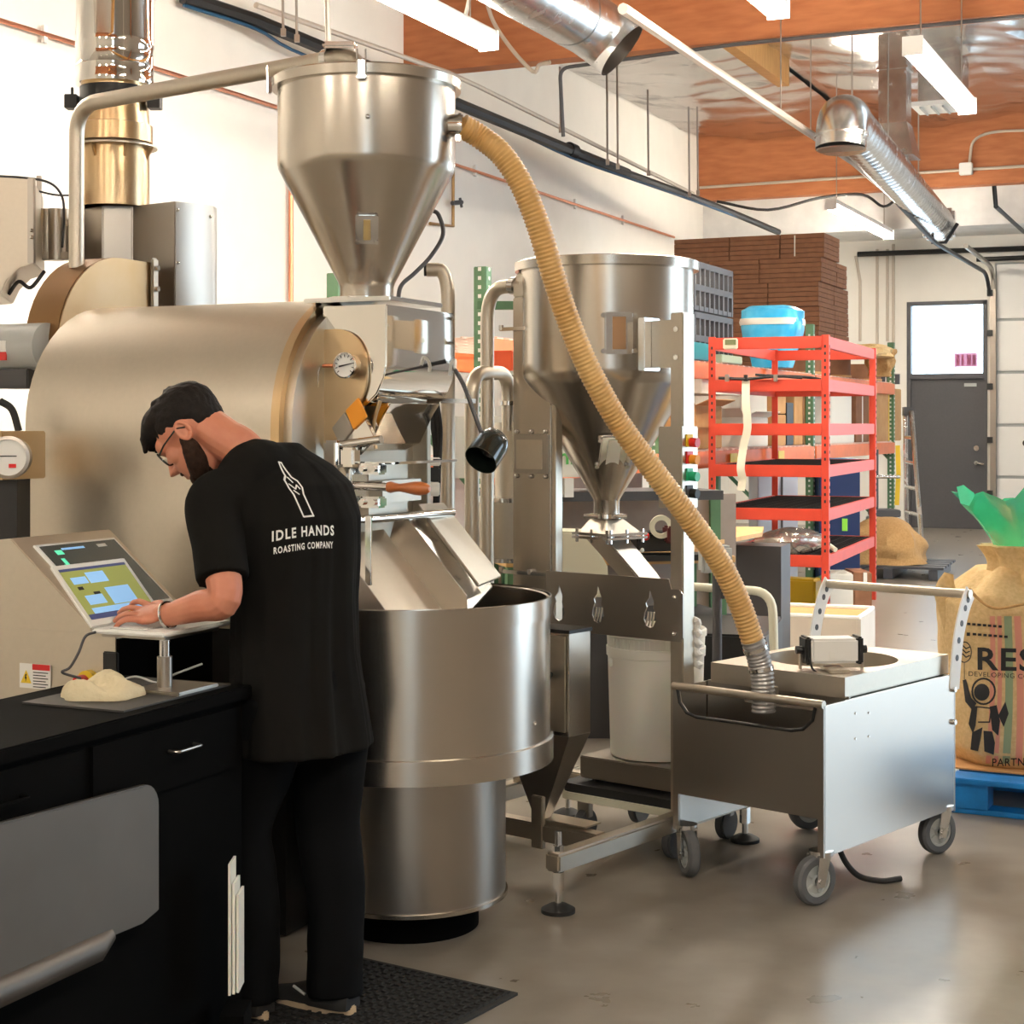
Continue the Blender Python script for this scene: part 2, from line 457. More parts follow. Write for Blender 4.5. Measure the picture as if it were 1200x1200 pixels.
# sagging foil blankets under the ceiling, between purlins
def blanket(a0, a1, b0, b1):
    m = M(); na, nb = 60, 14
    vs = []; fs = []
    for i in range(na + 1):
        for j in range(nb + 1):
            a = a0 + (a1 - a0) * i / na; b = b0 + (b1 - b0) * j / nb
            sag = .10 * math.sin(math.pi * j / nb) + .07 * noise.noise(Vector((a * 1.6, b * 1.1, 3))) + .045 * noise.noise(Vector((a * 4, b * 2.6, 9)))
            vs.append(rp(a, b, ZC - .03 - max(.005, sag)))
    for i in range(na):
        for j in range(nb):
            k = i * (nb + 1) + j
            fs.append((k, k + 1, k + nb + 2, k + nb + 1))
    m.add(vs, fs)
    return m
for a0, a1 in ((14.68, 23.86), (5.13, 14.4)):
    bs = [-7.68, -5.24, -3.03, -.58, 1.87]
    for j in range(4):
        obj('ceiling_foil_blanket', blanket(a0, a1, bs[j] + (.18 if j == 1 else 0), bs[j + 1]), X['foil'], kind='structure')

# fluorescent strip lights
def strip_light(a0, a1, b, z, label, group=None):
    L = thing('strip_light', label, 'light', rp((a0 + a1) / 2, b, z), group)
    part('housing', X['whitem'], L, lambda m: wbox(m, a0, a1, b - .065, b + .065, z + .045, z + .11), .006)
    for e in (a0 - .015, a1):
        part('end_plate', X['whitem'], L, lambda m: wbox(m, e, e + .015, b - .075, b + .075, z - .03, z + .11))
    for s in (-1, 1):
        part('tube', X['glow'], L, lambda m: m.cyl(rp(a0 + .02, b + s * .042, z), rp(a1 - .02, b + s * .042, z), .026, n=12))
    for a in (a0 + .3, a1 - .3):
        part('hanger', X['steeld'], L, lambda m: m.cyl(rp(a, b, z + .1), rp(a, b, ZC - .02), .006, n=6))
    return L
strip_light(8.15, 10.6, -4.97, 4.26, 'bright strip light hanging above the conical hopper on the roaster')
strip_light(8.1, 10.55, -2.85, 4.26, 'bright strip light end by the open round duct mouth')
strip_light(12.0, 14.45, -2.25, 4.26, 'bright strip light hanging beside the square drop duct')
strip_light(20.2, 23.7, -4.79, 4.26, 'long strip light hanging over the cardboard stack and end wall')
for a, b in ((5.2, -6.9), (-3.6, -4.97), (-3.6, -2.3), (-3.6, .6), (.6, 1.6), (8.1, .6), (12, .6), (16.2, .6)):  # lamps added out of view to brighten walls, floor and steel
    strip_light(a, a + 2.44, b, 4.26, 'added strip light hanging out of view to brighten the hall', 'added strip lights out of view')
# ================================================================ the roaster
OC = Vector((-.517, 5.39, 1.56))           # centre of the drum's front plate
def ro(v, u, z=0.0):                       # roaster frame: v out of the front plate, u away, z above the drum axis
    return OC + V * v + U * u + Z * z
R = thing('coffee_roaster', 'large stainless drum coffee roaster with arched housing and round cooling tray', 'roaster', (OC.x, OC.y, 0))
RD, LD = .42, 1.0
def arch(u0, u1, v, rr, zb, n=24):         # arch outline in the plane of the front plate
    c = (u0 + u1) / 2
    pts = [ro(v, u1, zb)]
    for k in range(n + 1):
        t = math.pi * k / n
        pts.append(ro(v, c + rr * math.cos(t), rr * math.sin(t)))
    pts.append(ro(v, u0, zb))
    return pts
def f(m): m.prism(arch(-RD, RD, -LD, RD, -.62), V * (LD - .02))
part('drum_housing', X['steelw'], R, f, angle=30)
part('front_flange', X['brass'], R, lambda m: m.prism(arch(-RD - .012, RD + .012, -.045, RD + .012, -.30), V * .03))
part('front_plate', X['steelw'], R, lambda m: m.prism(arch(-RD + .015, RD - .015, -.02, RD - .015, -.30), V * .035))
#part('back_rim', X['steeld'], R, lambda m: m.prism(arch(-RD - .006, RD + .006, -LD - .02, RD + .006, -.62), V * .03))
part('base_frame', X['black'], R, lambda m: (m.box(ro(-.5, 0, -1.085), (.98, .8, .93), ROOM)))
for vv in (-.9, -.1):
    for uu in (-.34, .34):
        part('foot', X['black'], R, lambda m: m.cyl(ro(vv, uu, -1.56), ro(vv, uu, -1.5), .05))

# --- cooling tray
TC = Vector((-.325, 5.20, 0))
TR = .446
def fa(m): m.lathe([(TR, .565), (TR, 1.03), (TR - .008, 1.032), (TR - .012, 1.028), (TR - .012, .86), (0, .86)], TC, n=96)
tray = part('cooling_tray', X['steelh'], R, fa)
part('top_band', X['steelh'], tray, lambda m: m.lathe([(TR + .001, .972), (TR + .005, .972), (TR + .005, 1.034), (TR - .001, 1.036)], TC, n=96))
part('bottom_band', X['steelh'], tray, lambda m: m.lathe([(TR - .02, .525), (TR + .010, .525), (TR + .010, .597), (TR - .001, .600)], TC, n=96))
part('tray_floor', X['steeld'], tray, lambda m: m.lathe([(TR, .53), (0, .53)], TC, n=64))
for dx, zz in ((-86, .70), (-78, .70), (-79, .655), (147, .665)):
    ang = math.asin(max(-.98, min(.98, dx / 166)))
    p = TC + Vector((math.sin(ang) * TR, -math.cos(ang) * TR, zz)); nn = Vector((math.sin(ang), -math.cos(ang), 0))
    part('rivet', X['chrome'], tray, lambda m: m.cyl(p - nn * .002, p + nn * .006, .008, .005, n=10))
base = part('tray_base', X['steeld'], R, lambda m: m.lathe([(.305, .10), (.305, .53), (.30, .53)], TC, n=80))
part('base_lip', X['steelh'], base, lambda m: m.lathe([(.29, .10), (.312, .10), (.312, .112), (.30, .114)], TC, n=80))
part('plinth', X['matte'], R, lambda m: m.lathe([(0, 0), (.22, 0), (.22, .12)], TC, n=48))
part('stirrer_hub', X['steeld'], R, lambda m: m.lathe([(.07, .86), (.06, .93), (.02, .97), (0, .97)], TC, n=32))
part('stirrer_arm', X['steeld'], R, lambda m: (m.box(TC + Vector((0, 0, .90)), (.80, .05, .05), frame(10))))

# --- inlet box (polished) between drum front and hopper
NU, FU = -.20, .28                          # camera side and far side of the box
def prof(v0, pts):
    return [ro(v, v0, z) for v, z in pts]
inl = [(.0, .385), (.23, .385), (.23, .20), (.22, .155), (.195, .105), (.155, .07), (.0, .07)]
part('inlet_box', X['mirror'], R, lambda m: m.prism(prof(NU, inl), U * (FU - NU)), .004)
part('inlet_top_plate', X['chrome'], R, lambda m: m.box(ro(.115, -.07, .40), (.31, .36, .014), ROOM), .003)
ck = [(.0, .31), (.075, .31), (.13, .285), (.163, .23), (.17, .16), (.155, .10), (.12, .05), (.045, -.05), (.0, -.08)]
ck = [(p.x, p.z) for p in spline([Vector((a, 0, b)) for a, b in ck], 4)]
cheek = part('cheek_plate', X['brass'], R, lambda m: m.prism(prof(NU - .014, ck), U * .012), .002)  # golden reflection of the wall put into the plate's colour
g0 = ro(.112, NU - .05, .195)
gauge = part('thermometer', X['chrome'], R, lambda m: (m.lathe([(.0, -.04), (.035, -.04), (.037, -.008), (.041, 0), (.041, .006), (.036, .008), (.036, .004)], g0, (V, Z, -U), n=32)), label='small round dial thermometer')
part('dial_face', X['white'], gauge, lambda m: m.lathe([(.037, .003), (0, .003)], g0, (V, Z, -U), n=32))
part('needle', X['ink'], gauge, lambda m: m.prism([g0 - U * .006 + V * a + Z * b for a, b in ((-.02, -.006), (.026, .004), (.026, .007), (-.02, -.001))], -U * .001))
for k in range(11):
    t = math.radians(-40 + 26 * k)
    d = V * math.cos(t) + Z * math.sin(t)
    part('tick', X['ink'], gauge, lambda m: m.box(g0 - U * .005 + d * .030, (.008, .0025, .001), (d, d.cross(U), U)))
part('probe', X['copper'], R, lambda m: m.cyl(g0 - V * .035, g0 - V * .08, .006, n=10))
part('capillary', X['chrome'], R, lambda m: m.tube(fillet([g0 - V * .075, g0 - V * .095, g0 - V * .10 - Z * .06, g0 - V * .12 - Z * .30], .03), .004, 8))
part('painted_reflection', X['steelo'], R, lambda m: m.prism(prof(NU - .03, [(.10, .055), (.145, .095), (.175, .035), (.128, -.005)]), U * .012), .002, label='orange reflection drawn as a square plate')  # reflection of something orange, put on as a coloured plate
part('strap', X['steeld'], R, lambda m: m.prism(prof(NU - .028, [(.05, .0), (.095, .05), (.125, -.005), (.08, -.055)]), U * .012), .002)
# lower chute below the inlet
lo = [(.03, .075), (.30, .085), (.295, .06), (.20, -.06), (.03, -.06)]
part('outlet_hood', X['mirror'], R, lambda m: m.prism(prof(NU + .06, [(.12, .075), (.215, .08), (.19, .045), (.14, -.05), (.08, -.075)]), U * (.34)), .003)
part('hood_rim', X['brass'], R, lambda m: m.tube(spline(prof(NU + .015, [(.20, .085), (.18, .03), (.175, -.02), (.185, -.065)]), 5), .006, 8))
part('hinge_plate', X['mirror'], R, lambda m: m.prism(prof(NU - .02, [(.085, -.03), (.165, .03), (.20, -.03), (.14, -.085)]), U * .02), .002)
part('cross_shaft', X['chrome'], R, lambda m: (m.cyl(ro(.075, NU - .05, -.055), ro(.24, NU - .05, -.035), .014)))
part('yoke', X['mirror'], R, lambda m: (m.box(ro(.075, NU - .05, -.08), (.055, .06, .085), ROOM), m.box(ro(.13, NU - .05, -.09), (.05, .05, .06), ROOM)), .008)
part('lock_lever', X['chrome'], R, lambda m: m.tube([ro(-.06, NU - .06, -.15), ro(-.04, NU - .06, -.09), ro(-.01, NU - .06, -.07)], .018, 10, flat=(U, .5)))
part('shelf_plate', X['mirror'], R, lambda m: m.box(ro(.14, .0, -.108), (.26, .44, .008), ROOM), .002)
# drum door, trier and its flanges
part('drum_door', X['steelw'], R, lambda m: m.box(ro(.10, -.04, -.20), (.20, .36, .17), ROOM), .05)
part('door_cap', X['steelw'], R, lambda m: m.prism(prof(NU - .06, [(-.06, -.115), (.10, -.115), (.12, -.15), (.115, -.20), (.08, -.255), (.0, -.275), (-.06, -.22)]), U * .05), .01)
part('side_post', X['steelw'], R, lambda m: m.box(ro(.04, .40, -.12), (.06, .03, .56), ROOM), .003)
tz = -.175
part('trier_flange', X['chrome'], R, lambda m: (m.box(ro(.165, NU - .065, tz), (.012, .10, .105), ROOM)), .004)
for dz in (-.052, .05):
    part('flange_clamp', X['chrome'], R, lambda m: (m.box(ro(.215, NU - .06, tz + dz), (.075, .05, .035), ROOM)), .006)
    for dv in (-.02, .02):
        part('bolt', X['chrome'], R, lambda m: m.cyl(ro(.215 + dv, NU - .08, tz + dz), ro(.215 + dv, NU - .098, tz + dz), .009, n=8))
t0, t1 = ro(.14, NU - .09, tz), ro(.295, NU - .09, tz - .004)
part('trier_rod', X['chrome'], R, lambda m: (m.cyl(t0, t1, .0135)))
def fh(m):
    d = (t1 - t0).normalized(); x = U.copy(); y = d.cross(x)
    m.lathe([(0, 0), (.016, .0), (.018, .01), (.014, .025), (.012, .04), (.015, .06), (.0205, .09), (.0215, .11), (.017, .132), (.008, .142), (0, .143)], t1 - d * .01, (x, y, d), n=24)
part('trier_handle', X['timber'], R, fh, label='turned orange-brown wooden handle')
# discharge chute over the tray
part('chute_shaft', X['chrome'], R, lambda m: m.cyl(ro(.14, NU - .16, -.285), ro(.22, .28, -.285), .014))
part('latch_rod', X['chrome'], R, lambda m: m.tube([ro(.05, NU - .16, -.29), ro(.20, NU - .16, -.285)], .012))
for v0 in (.185, .245):
    part('hanger_plate', X['chrome'], R, lambda m: m.box(ro(v0, NU - .14, -.37), (.022, .008, .21), ROOM), .002)
part('latch_bracket', X['chrome'], R, lambda m: m.prism(prof(NU - .17, [(.12, -.275), (.16, -.275), (.16, -.30), (.145, -.31), (.135, -.40), (.12, -.40)]), U * .02), .003)
sl = [(.12, -.335), (.145, -.335), (.335, -.555), (.335, -.60), (.05, -.60), (.05, -.40)]
part('chute_cheek', X['steeld'], R, lambda m: m.prism(prof(NU - .18, sl), U * .006), .001)
part('chute_trough', X['steelw'], R, lambda m: m.prism([ro(.10, NU - .17, -.33), ro(.345, NU - .17, -.62), ro(.345, .02, -.62), ro(.10, .02, -.33)], (V * .4 + Z * .6).normalized() * -.008))
sl2 = [(.14, -.295), (.19, -.295), (.40, -.535), (.40, -.60), (.34, -.64), (.05, -.60)]
part('chute_cheek', X['steelh'], R, lambda m: m.prism(prof(.02, sl2), U * .006), .001)
cover = part('chute_cover', X['steelw'], R, lambda m: (m.prism([ro(.15, .15, -.26), ro(.18, .28, -.26), ro(.395, .28, -.50), ro(.375, .15, -.52)], (V * .6 + Z * .75) * .012)), .002)
for k in (.25, .72):
    part('slot', X['black'], cover, lambda m: m.prism([ro(.15 + .22 * k + s * .015, .16 + e, -.26 - .25 * k - s * .022 + .014) for s, e in ((0, 0), (0, .012), (2, .05), (2, .04))], Z * .004))
part('chute_wing', X['steelh'], R, lambda m: m.prism([ro(.15, .05, -.28), ro(.15, .30, -.27), ro(.36, .30, -.53), ro(.36, .05, -.62)], Z * -.008))
# gooseneck work lamp on the roaster front
lamp = thing('gooseneck_lamp', 'black bell-shaped work lamp on a bent gooseneck beside the roaster', 'lamp', at(532, 432, 5.35))
gp = spline([at(529, 424, 5.50), at(534, 434, 5.42), at(545, 455, 5.36), at(556, 485, 5.33), at(566, 512, 5.31)], 6)
part('gooseneck', X['darkp'], lamp, lambda m: m.tube(gp, .0075, 10))
part('hook', X['white'], lamp, lambda m: m.tube(spline([at(527, 440, 5.44), at(529, 426, 5.43), at(533, 422, 5.42), at(533, 432, 5.41)], 4), .006, 8))
ld = (at(552, 556, 5.20) - at(583, 512, 5.32)).normalized()
lx = ld.orthogonal().normalized(); ly = ld.cross(lx)
lp0 = at(584, 510, 5.31)
part('shade', X['plastic'], lamp, lambda m: m.lathe([(0, -.004), (.025, .0), (.043, .015), (.052, .036), (.055, .06), (.056, .125), (.053, .125), (.050, .06), (.0, .03)], lp0, (lx, ly, ld), n=36))

# --- hopper over the inlet
HC = Vector((-.470, 5.33, 0))
H = thing('feed_hopper', 'conical steel bean hopper with flat lid above the roaster inlet', 'hopper', HC + Z * 1.965)
hr = .287
part('body', X['steel'], H, lambda m: m.lathe([(.087, 1.965), (.087, 2.015), (.092, 2.03), (hr - .012, 2.375), (hr - .003, 2.392), (hr, 2.41), (hr, 2.665), (0, 2.665)], HC, n=96), angle=50)
part('neck_flange', X['chrome'], H, lambda m: m.lathe([(.08, 1.967), (.135, 1.967), (.135, 1.978), (.085, 1.98)], HC, n=48))
lid = part('lid', X['steel'], H, lambda m: m.lathe([(hr - .004, 2.648), (hr + .018, 2.648), (hr + .020, 2.676), (hr + .012, 2.682), (0, 2.690)], HC, n=96))
for da in (-78, 2):
    dd = Vector((math.sin(math.radians(da)), -math.cos(math.radians(da)), 0)); tt = Z.cross(dd)
    c = HC + dd * (hr + .02)
    cl = part('latch', X['chrome'], H, lambda m: (m.box(c + Z * 2.655 + dd * .004, (.012, .028, .055), (dd, tt, Z))), .003)
    for s in (-1, 1):
        part('latch_wire', X['chrome'], cl, lambda m: m.tube([c + tt * (s * .013) + dd * .01 + Z * 2.635, c + tt * (s * .013) + dd * .012 + Z * 2.715], .003, 6))
part('rivet', X['chrome'], H, lambda m: m.ball(HC + Vector((.028, -hr, 2.515)), .008, n=10, m=6))
def on_cone(ang, z):                       # point and normal on the hopper's cone
    r = .092 + (hr - .012 - .092) * (z - 2.03) / (2.375 - 2.03)
    d = Vector((math.sin(ang), -math.cos(ang), 0)); sl_ = (hr - .104) / .345
    nn = (d - Z * sl_).normalized()
    return HC + d * r + Z * z, nn
p, nn = on_cone(.09, 2.185)
ux = Z.cross(nn).normalized(); uy = nn.cross(ux) * -1
uy = (Z - nn * nn.z).normalized()
win = part('sight_window_frame', X['chrome'], H, lambda m: m.box(p + nn * .004, (.072, .10, .010), (ux, uy, nn)), .004)
part('sight_glass', mat('amber_sight_glass', (.45, .33, .15), .15), win, lambda m: m.box(p + nn * .009, (.026, .072, .006), (ux, uy, nn)), .012)
for sx in (-1, 1):
    for sy in (-1, 1):
        part('screw', X['chrome'], win, lambda m: m.cyl(p + ux * sx * .03 + uy * sy * .042 + nn * .006, p + ux * sx * .03 + uy * sy * .042 + nn * .015, .007, n=8))
hp = HC + Vector((hr * .97, -.07, 2.525))
part('hose_spigot', X['chrome'], H, lambda m: (m.cyl(hp - Vector((.03, 0, 0)), hp + Vector((.035, -.004, 0)), .036), m.cyl(hp + Vector((.02, 0, 0)), hp + Vector((.03, 0, 0)), .041)))
part('spigot_clamp', X['chrome'], H, lambda m: m.box(hp + Vector((.02, -.03, -.045)), (.02, .03, .022)), .003)

# transfer hose from the hopper down into the cart
HS = [hp + Vector((.03, -.004, 0)), at(562, 160, 5.28), at(588, 181, 5.27), at(611, 216, 5.27), at(630, 262, 5.28), at(646, 315, 5.30), at(664, 370, 5.33), at(690, 432, 5.36), at(725, 495, 5.40), at(767, 553, 5.44), at(808, 608, 5.48), at(843, 658, 5.52), at(866, 705, 5.55), at(882, 750, 5.57)]
hs = spline(HS, 26)
hose = thing('transfer_hose', 'long ribbed amber hose curving from the roaster hopper into the steel cart', 'hose', hs[-1])
def even(pts, step):
    out = [pts[0]]; acc = 0
    for i in range(1, len(pts)):
        seg = pts[i] - pts[i - 1]; L = seg.length; d = step - acc
        while d <= L:
            out.append(pts[i - 1] + seg * (d / L)); d += step
        acc = (acc + L) % step
    return out
ev_ = even(hs, .0034)
part('ribbed_tube', X['hose'], hose, lambda m: m.tube(ev_, [(.0395, .0400, .0365, .0365)[i % 4] for i in range(len(ev_))], 20), angle=60)
cuff = even(spline([at(882, 750, 5.57), at(890, 775, 5.58), at(894, 800, 5.58), at(895, 835, 5.58)], 20), .0034)
part('cuff', X['hosec'], hose, lambda m: m.tube(cuff, [(.0405, .041, .038, .038)[i % 4] for i in range(len(cuff))], 20), angle=60)
for k in (int(len(cuff) * .12), int(len(cuff) * .42)):
    d = (cuff[k + 1] - cuff[k - 1]).normalized()
    part('hose_clamp', X['chrome'], hose, lambda m: (m.cyl(cuff[k] - d * .006, cuff[k] + d * .006, .043, n=28)))

# --- vent pipe from lid to behind the drum
pz = 2.752
v1 = Vector((-1.61, 6.09, pz)); v2 = at(385, 72, 5.33); v2.z = pz
vp = fillet([Vector((-1.61, 6.09, 2.15)), v1, v2 + Vector((.10, -.075, 0)), v2 + Vector((.10, -.075, -.09))], .12, 8)
VP = thing('vent_pipe', 'bent steel vent pipe running from the hopper lid back past the flue', 'pipe', Vector((-1.61, 6.09, 2.15)))
part('pipe', X['steelw'], VP, lambda m: m.tube(vp, .0285, 18))
e1 = v2 + (v2 - v1).normalized() * -.0
dd = (v2 - v1).normalized()
part('coupling', X['chrome'], VP, lambda m: (m.cyl(e1 - dd * .012, e1 + dd * .012, .036)))
part('hanger_rod', X['steeld'], VP, lambda m: (m.cyl(e1 + Z * .03, e1 + Vector((-.06, .1, 1.6)), .009, n=8)))
part('rod_clamp', X['chrome'], VP, lambda m: m.box(e1 + dd * .05 + Z * .038, (.11, .05, .022)), .008)

# --- flue stack
FC = Vector((-1.592, 6.6, 0))
K = thing('flue_stack', 'tall polished flue with a dark flange rising behind the roaster', 'flue', FC + Z * 2.44)
fz = lambda y: CAMH - (y - HZ) / F * 6.6
part('lower_pipe', X['brass'], K, lambda m: m.lathe([(.137, 2.44), (.137, fz(172)), (.137, fz(145)), (.132, fz(128)), (.132, fz(100)), (0, fz(100))], FC, n=48))
part('upper_pipe', X['mirror'], K, lambda m: m.lathe([(.10, fz(101)), (.153, fz(101)), (.156, fz(97)), (.151, fz(90)), (.155, fz(80)), (.151, fz(78)), (.151, fz(60)), (.155, fz(56)), (.151, fz(48)), (.151, 5.55)], FC, n=48))
part('dark_collar', X['black'], K, lambda m: m.lathe([(.10, fz(122)), (.136, fz(120)), (.136, fz(104)), (.10, fz(102))], FC, n=48))
part('flange', X['steelw'], K, lambda m: m.lathe([(.13, fz(172)), (.168, fz(174)), (.168, fz(172)), (.14, fz(169))], FC, n=48))
part('band', X['brass'], K, lambda m: m.lathe([(.13, fz(169)), (.150, fz(168)), (.150, fz(148)), (.13, fz(146))], FC, n=48))
for k in range(5):
    t = math.radians(-120 + 50 * k)
    d = Vector((math.sin(t), -math.cos(t), 0)); s_ = Z.cross(d) * .004
    part('gusset', X['brass'], K, lambda m: m.prism([FC + d * .13 + Z * fz(174) - s_, FC + d * .165 + Z * fz(174) - s_, FC + d * .13 + Z * fz(192) - s_], s_ * 2))
for s in (-1, 1):
    c = FC + Vector((s * .165, -.02, fz(121)))
    part('clamp', X['black'], K, lambda m: (m.box(c, (.05, .06, .055)), m.cyl(c + Z * .02, c + Z * .06, .006, n=8)), .006)

# --- angular burner cabinet behind the drum
cab = thing('burner_cabinet', 'angular steel cabinet with faceted sides standing behind the arched drum', 'cabinet', (-1.45, 6.45, 0))
cz0, cz1 = .3, 2.44
g = [at(98, 240, 6.62), at(120, 240, 6.52), at(155, 240, 6.54), at(205, 240, 6.40), at(247, 240, 6.52), at(254, 246, 6.58), at(254, 246, 7.0), at(98, 240, 7.0)]
g = [Vector((p.x, p.y, cz0)) for p in g]
part('body', X['steeld'], cab, lambda m: m.prism(g, Z * (cz1 - cz0)), .004)
for px_, py_ in ((208, 246), (246, 254), (208, 308)):
    part('screw', X['chrome'], cab, lambda m: m.ball(at(px_, py_, 6.41 if px_ < 220 else 6.52), .008, n=8, m=5))

# --- blower housing
BC = Vector((-1.478, 6.2, 1.845)); br = .353; bt = .15
bl = thing('blower', 'gold-lit snail blower housing with motor behind the arched drum', 'blower', (BC.x, BC.y, 1.3))
def snail(vv):
    pts = []
    for k in range(37):
        t = math.radians(90 + 5 * k * 270 / 180)
        pts.append(BC + V * vv + U * (br * math.cos(t)) * 1 + Z * (br * math.sin(t)))
    return pts
def snail_pts(vv):
    pts = [BC + V * vv + U * .20 + Z * br, BC + V * vv + Z * br]
    for k in range(1, 37):
        t = math.radians(90 + 7.5 * k)
        pts.append(BC + V * vv + U * (br * math.cos(t)) + Z * (br * math.sin(t)))
    pts.append(BC + V * vv + U * .20 + Z * 0)
    return pts
part('scroll_case', X['bronze'], bl, lambda m: m.prism(snail_pts(-bt), V * bt), .003)  # darker brown makes up for the different light on the rim
face = part('scroll_face', X['brass'], bl, lambda m: m.prism(snail_pts(.001), V * .006), .001)  # golden light on the face put into its colour
strap_c = at(182, 330, 6.2)
part('lift_strap', X['steelw'], bl, lambda m: m.box(BC + V * .02 + U * .19 + Z * .26, (.014, .042, .22), ROOM), .012)
for dz in (.30, .22):
    part('bolt', X['chrome'], bl, lambda m: m.cyl(BC + V * .02 + U * .19 + Z * (dz + .03), BC + V * .04 + U * .19 + Z * (dz + .03), .010, n=10))
mz = BC + V * (-bt) + U * -.30 + Z * -.02
mc = at(20, 407, 5.95)
motor = part('motor', X['greyp'], bl, lambda m: (m.cyl(mc + V * .14, mc - V * .30, .085, n=28)))
part('terminal_box', X['darkp'], motor, lambda m: m.box(mc + Z * -.115 + V * .02, (.14, .1, .07), ROOM), .005)
part('rating_plate', X['white'], motor, lambda m: m.box(mc - U * .083 + V * -.005 + Z * .0, (.055, .006, .04), ROOM))
part('rating_plate', X['redb'], motor, lambda m: m.box(mc - U * .082 + V * -.005 + Z * -.035, (.055, .006, .03), ROOM))

# --- duct box, cable tray pieces and gauge box at the far left
D = thing('exhaust_duct', 'chamfered steel exhaust duct box beside the flue', 'duct', at(10, 330, 6.6) - Z * .1)
dp = [at(-60, 204, 6.4), at(38, 210, 6.4), at(40, 308, 6.4), at(22, 314, 6.4), at(8, 328, 6.4), at(0, 345, 6.4), at(-60, 350, 6.4)]
part('body', X['steelw'], D, lambda m: m.prism(dp, Vector((-.1, .5, 0))), .004)
part('edge_flange', X['steeld'], D, lambda m: m.box(at(37, 259, 6.38), (.024, .03, .33)), .002)
for y in (270, 278):
    part('screw', X['chrome'], D, lambda m: m.ball(at(37, y, 6.36), .008, n=8, m=5))
S2 = thing('pipe_manifold', 'dark vertical pipes and brackets between duct box and flue', 'pipes', at(60, 300, 6.75))
for px_, w_ in ((46, .03), (55, .022), (66, .035), (75, .02)):
    part('pipe', X['steeld'], S2, lambda m: m.cyl(at(px_, 245, 6.8), at(px_, 305, 6.8), w_, n=14))
part('bracket', X['steeld'], S2, lambda m: m.box(at(60, 262, 6.8), (.16, .03, .025)))
part('cross_bracket', X['steeld'], S2, lambda m: m.box(at(60, 300, 6.8), (.18, .05, .03)))
part('upright', X['steeld'], S2, lambda m: m.box(at(46, 226, 6.8), (.018, .02, .14)))
C_ = thing('cable_loop', 'thin grey cables looping over the pipes beside the flue', 'cable', at(72, 262, 6.7))
part('cable', X['darkp'], C_, lambda m: m.tube(spline([at(-10, 206, 6.6), at(25, 208, 6.6), at(55, 213, 6.6), at(70, 225, 6.62), at(75, 245, 6.65), at(73, 290, 6.7)], 8), .005, 8))
part('cable', X['darkp'], C_, lambda m: m.tube(spline([at(-5, 214, 6.7), at(30, 220, 6.7), at(62, 228, 6.7), at(85, 229, 6.75)], 8), .004, 8))
part('cable', X['darkp'], C_, lambda m: m.tube(spline([at(10, 345, 6.6), at(22, 330, 6.6), at(36, 337, 6.6), at(52, 318, 6.65)], 6), .008, 8))
GB = thing('gauge_box', 'steel box with a round pressure gauge left of the drum', 'gauge', at(10, 560, 5.0))
part('box', X['brass'], GB, lambda m: m.box(at(4, 533, 5.18), (.17, .2, .15), ROOM), .004)
gq = at(11, 536, 5.05)
gax = (Vector((1, 0, 0)), Z, Vector((0, -1, 0)))
part('bezel', X['steeld'], GB, lambda m: m.lathe([(0, -.03), (.062, -.03), (.066, 0), (.066, .012), (.056, .014), (.056, .008)], gq, gax, n=36))
part('dial_face', X['white'], GB, lambda m: m.lathe([(.057, .007), (0, .007)], gq, gax, n=36))
part('needle', X['ink'], GB, lambda m: m.box(gq + Vector((-.005, -.009, .004)), (.06, .002, .003)))
part('red_mark', X['redb'], GB, lambda m: m.box(gq + Vector((.012, -.009, -.026)), (.022, .002, .012)))
part('stand', X['black'], GB, lambda m: m.box(Vector((-1.60, 5.16, .70)), (.14, .14, 1.4)))
part('pedestal_pipe', X['rubber'], GB, lambda m: m.tube(spline([at(0, 470, 5.3), at(14, 480, 5.3), at(22, 505, 5.3)], 6), .012, 8))

# --- steel pipework and cyclone between the two machines
def pipe(name, label, pts, r, mt, fil=.1, parts=(), n=16):
    t = thing(name, label, 'pipe', Vector((pts[0][0], pts[0][1], min(p[2] for p in pts))))
    part('pipe', mt, t, lambda m: m.tube(fillet(pts, fil, 8), r, n))
    return t
t = pipe('riser_pipe', 'bright steel riser pipe with a short hooked top behind the inlet box', [at(500, 316, 6.1), at(525, 316, 6.1), Vector((at(525, 316, 6.1).x, 6.1, 0))], .026, X['steelw'], .12)
part('open_end', X['black'], t, lambda m: m.cyl(at(497, 316, 6.1), at(502, 316, 6.1), .024))
part('clamp', X['chrome'], t, lambda m: m.box(at(537, 470, 6.06), (.13, .03, .016)))
t = pipe('hooked_pipe', 'steel pipe bending into the top of the elevator column', [at(612, 335, 6.35), at(571, 337, 6.45), Vector((at(571, 330, 6.45).x, 6.45, 0))], .027, X['steelw'], .14)
part('coupling', X['chrome'], t, lambda m: m.cyl(at(600, 335, 6.38), at(606, 335, 6.36), .034))
q0 = at(553, 500, 6.3); q1 = at(596, 500, 6.3)
t = pipe('looped_pipe', 'steel pipe with an inverted U-bend feeding the small cyclone', [Vector((q0.x, 6.3, 0)), at(553, 437, 6.3), at(596, 437, 6.62), at(596, 505, 6.62)], .028, X['steelw'], .10)
part('coupling', X['chrome'], t, lambda m: m.cyl(at(596, 470, 6.62), at(596, 475, 6.62), .036))
cy = thing('dust_cyclone', 'small steel dust cyclone drum with two flanges under the looped pipe', 'cyclone', Vector((.01, 6.68, 0)))
cc = Vector(((605 - 600) / F * 6.68, 6.68, 0))
zz_ = lambda y: CAMH - (y - HZ) / F * 6.68
part('upper_drum', X['steelw'], cy, lambda m: m.lathe([(0, zz_(495)), (.088, zz_(495)), (.088, zz_(584))], cc, n=48))
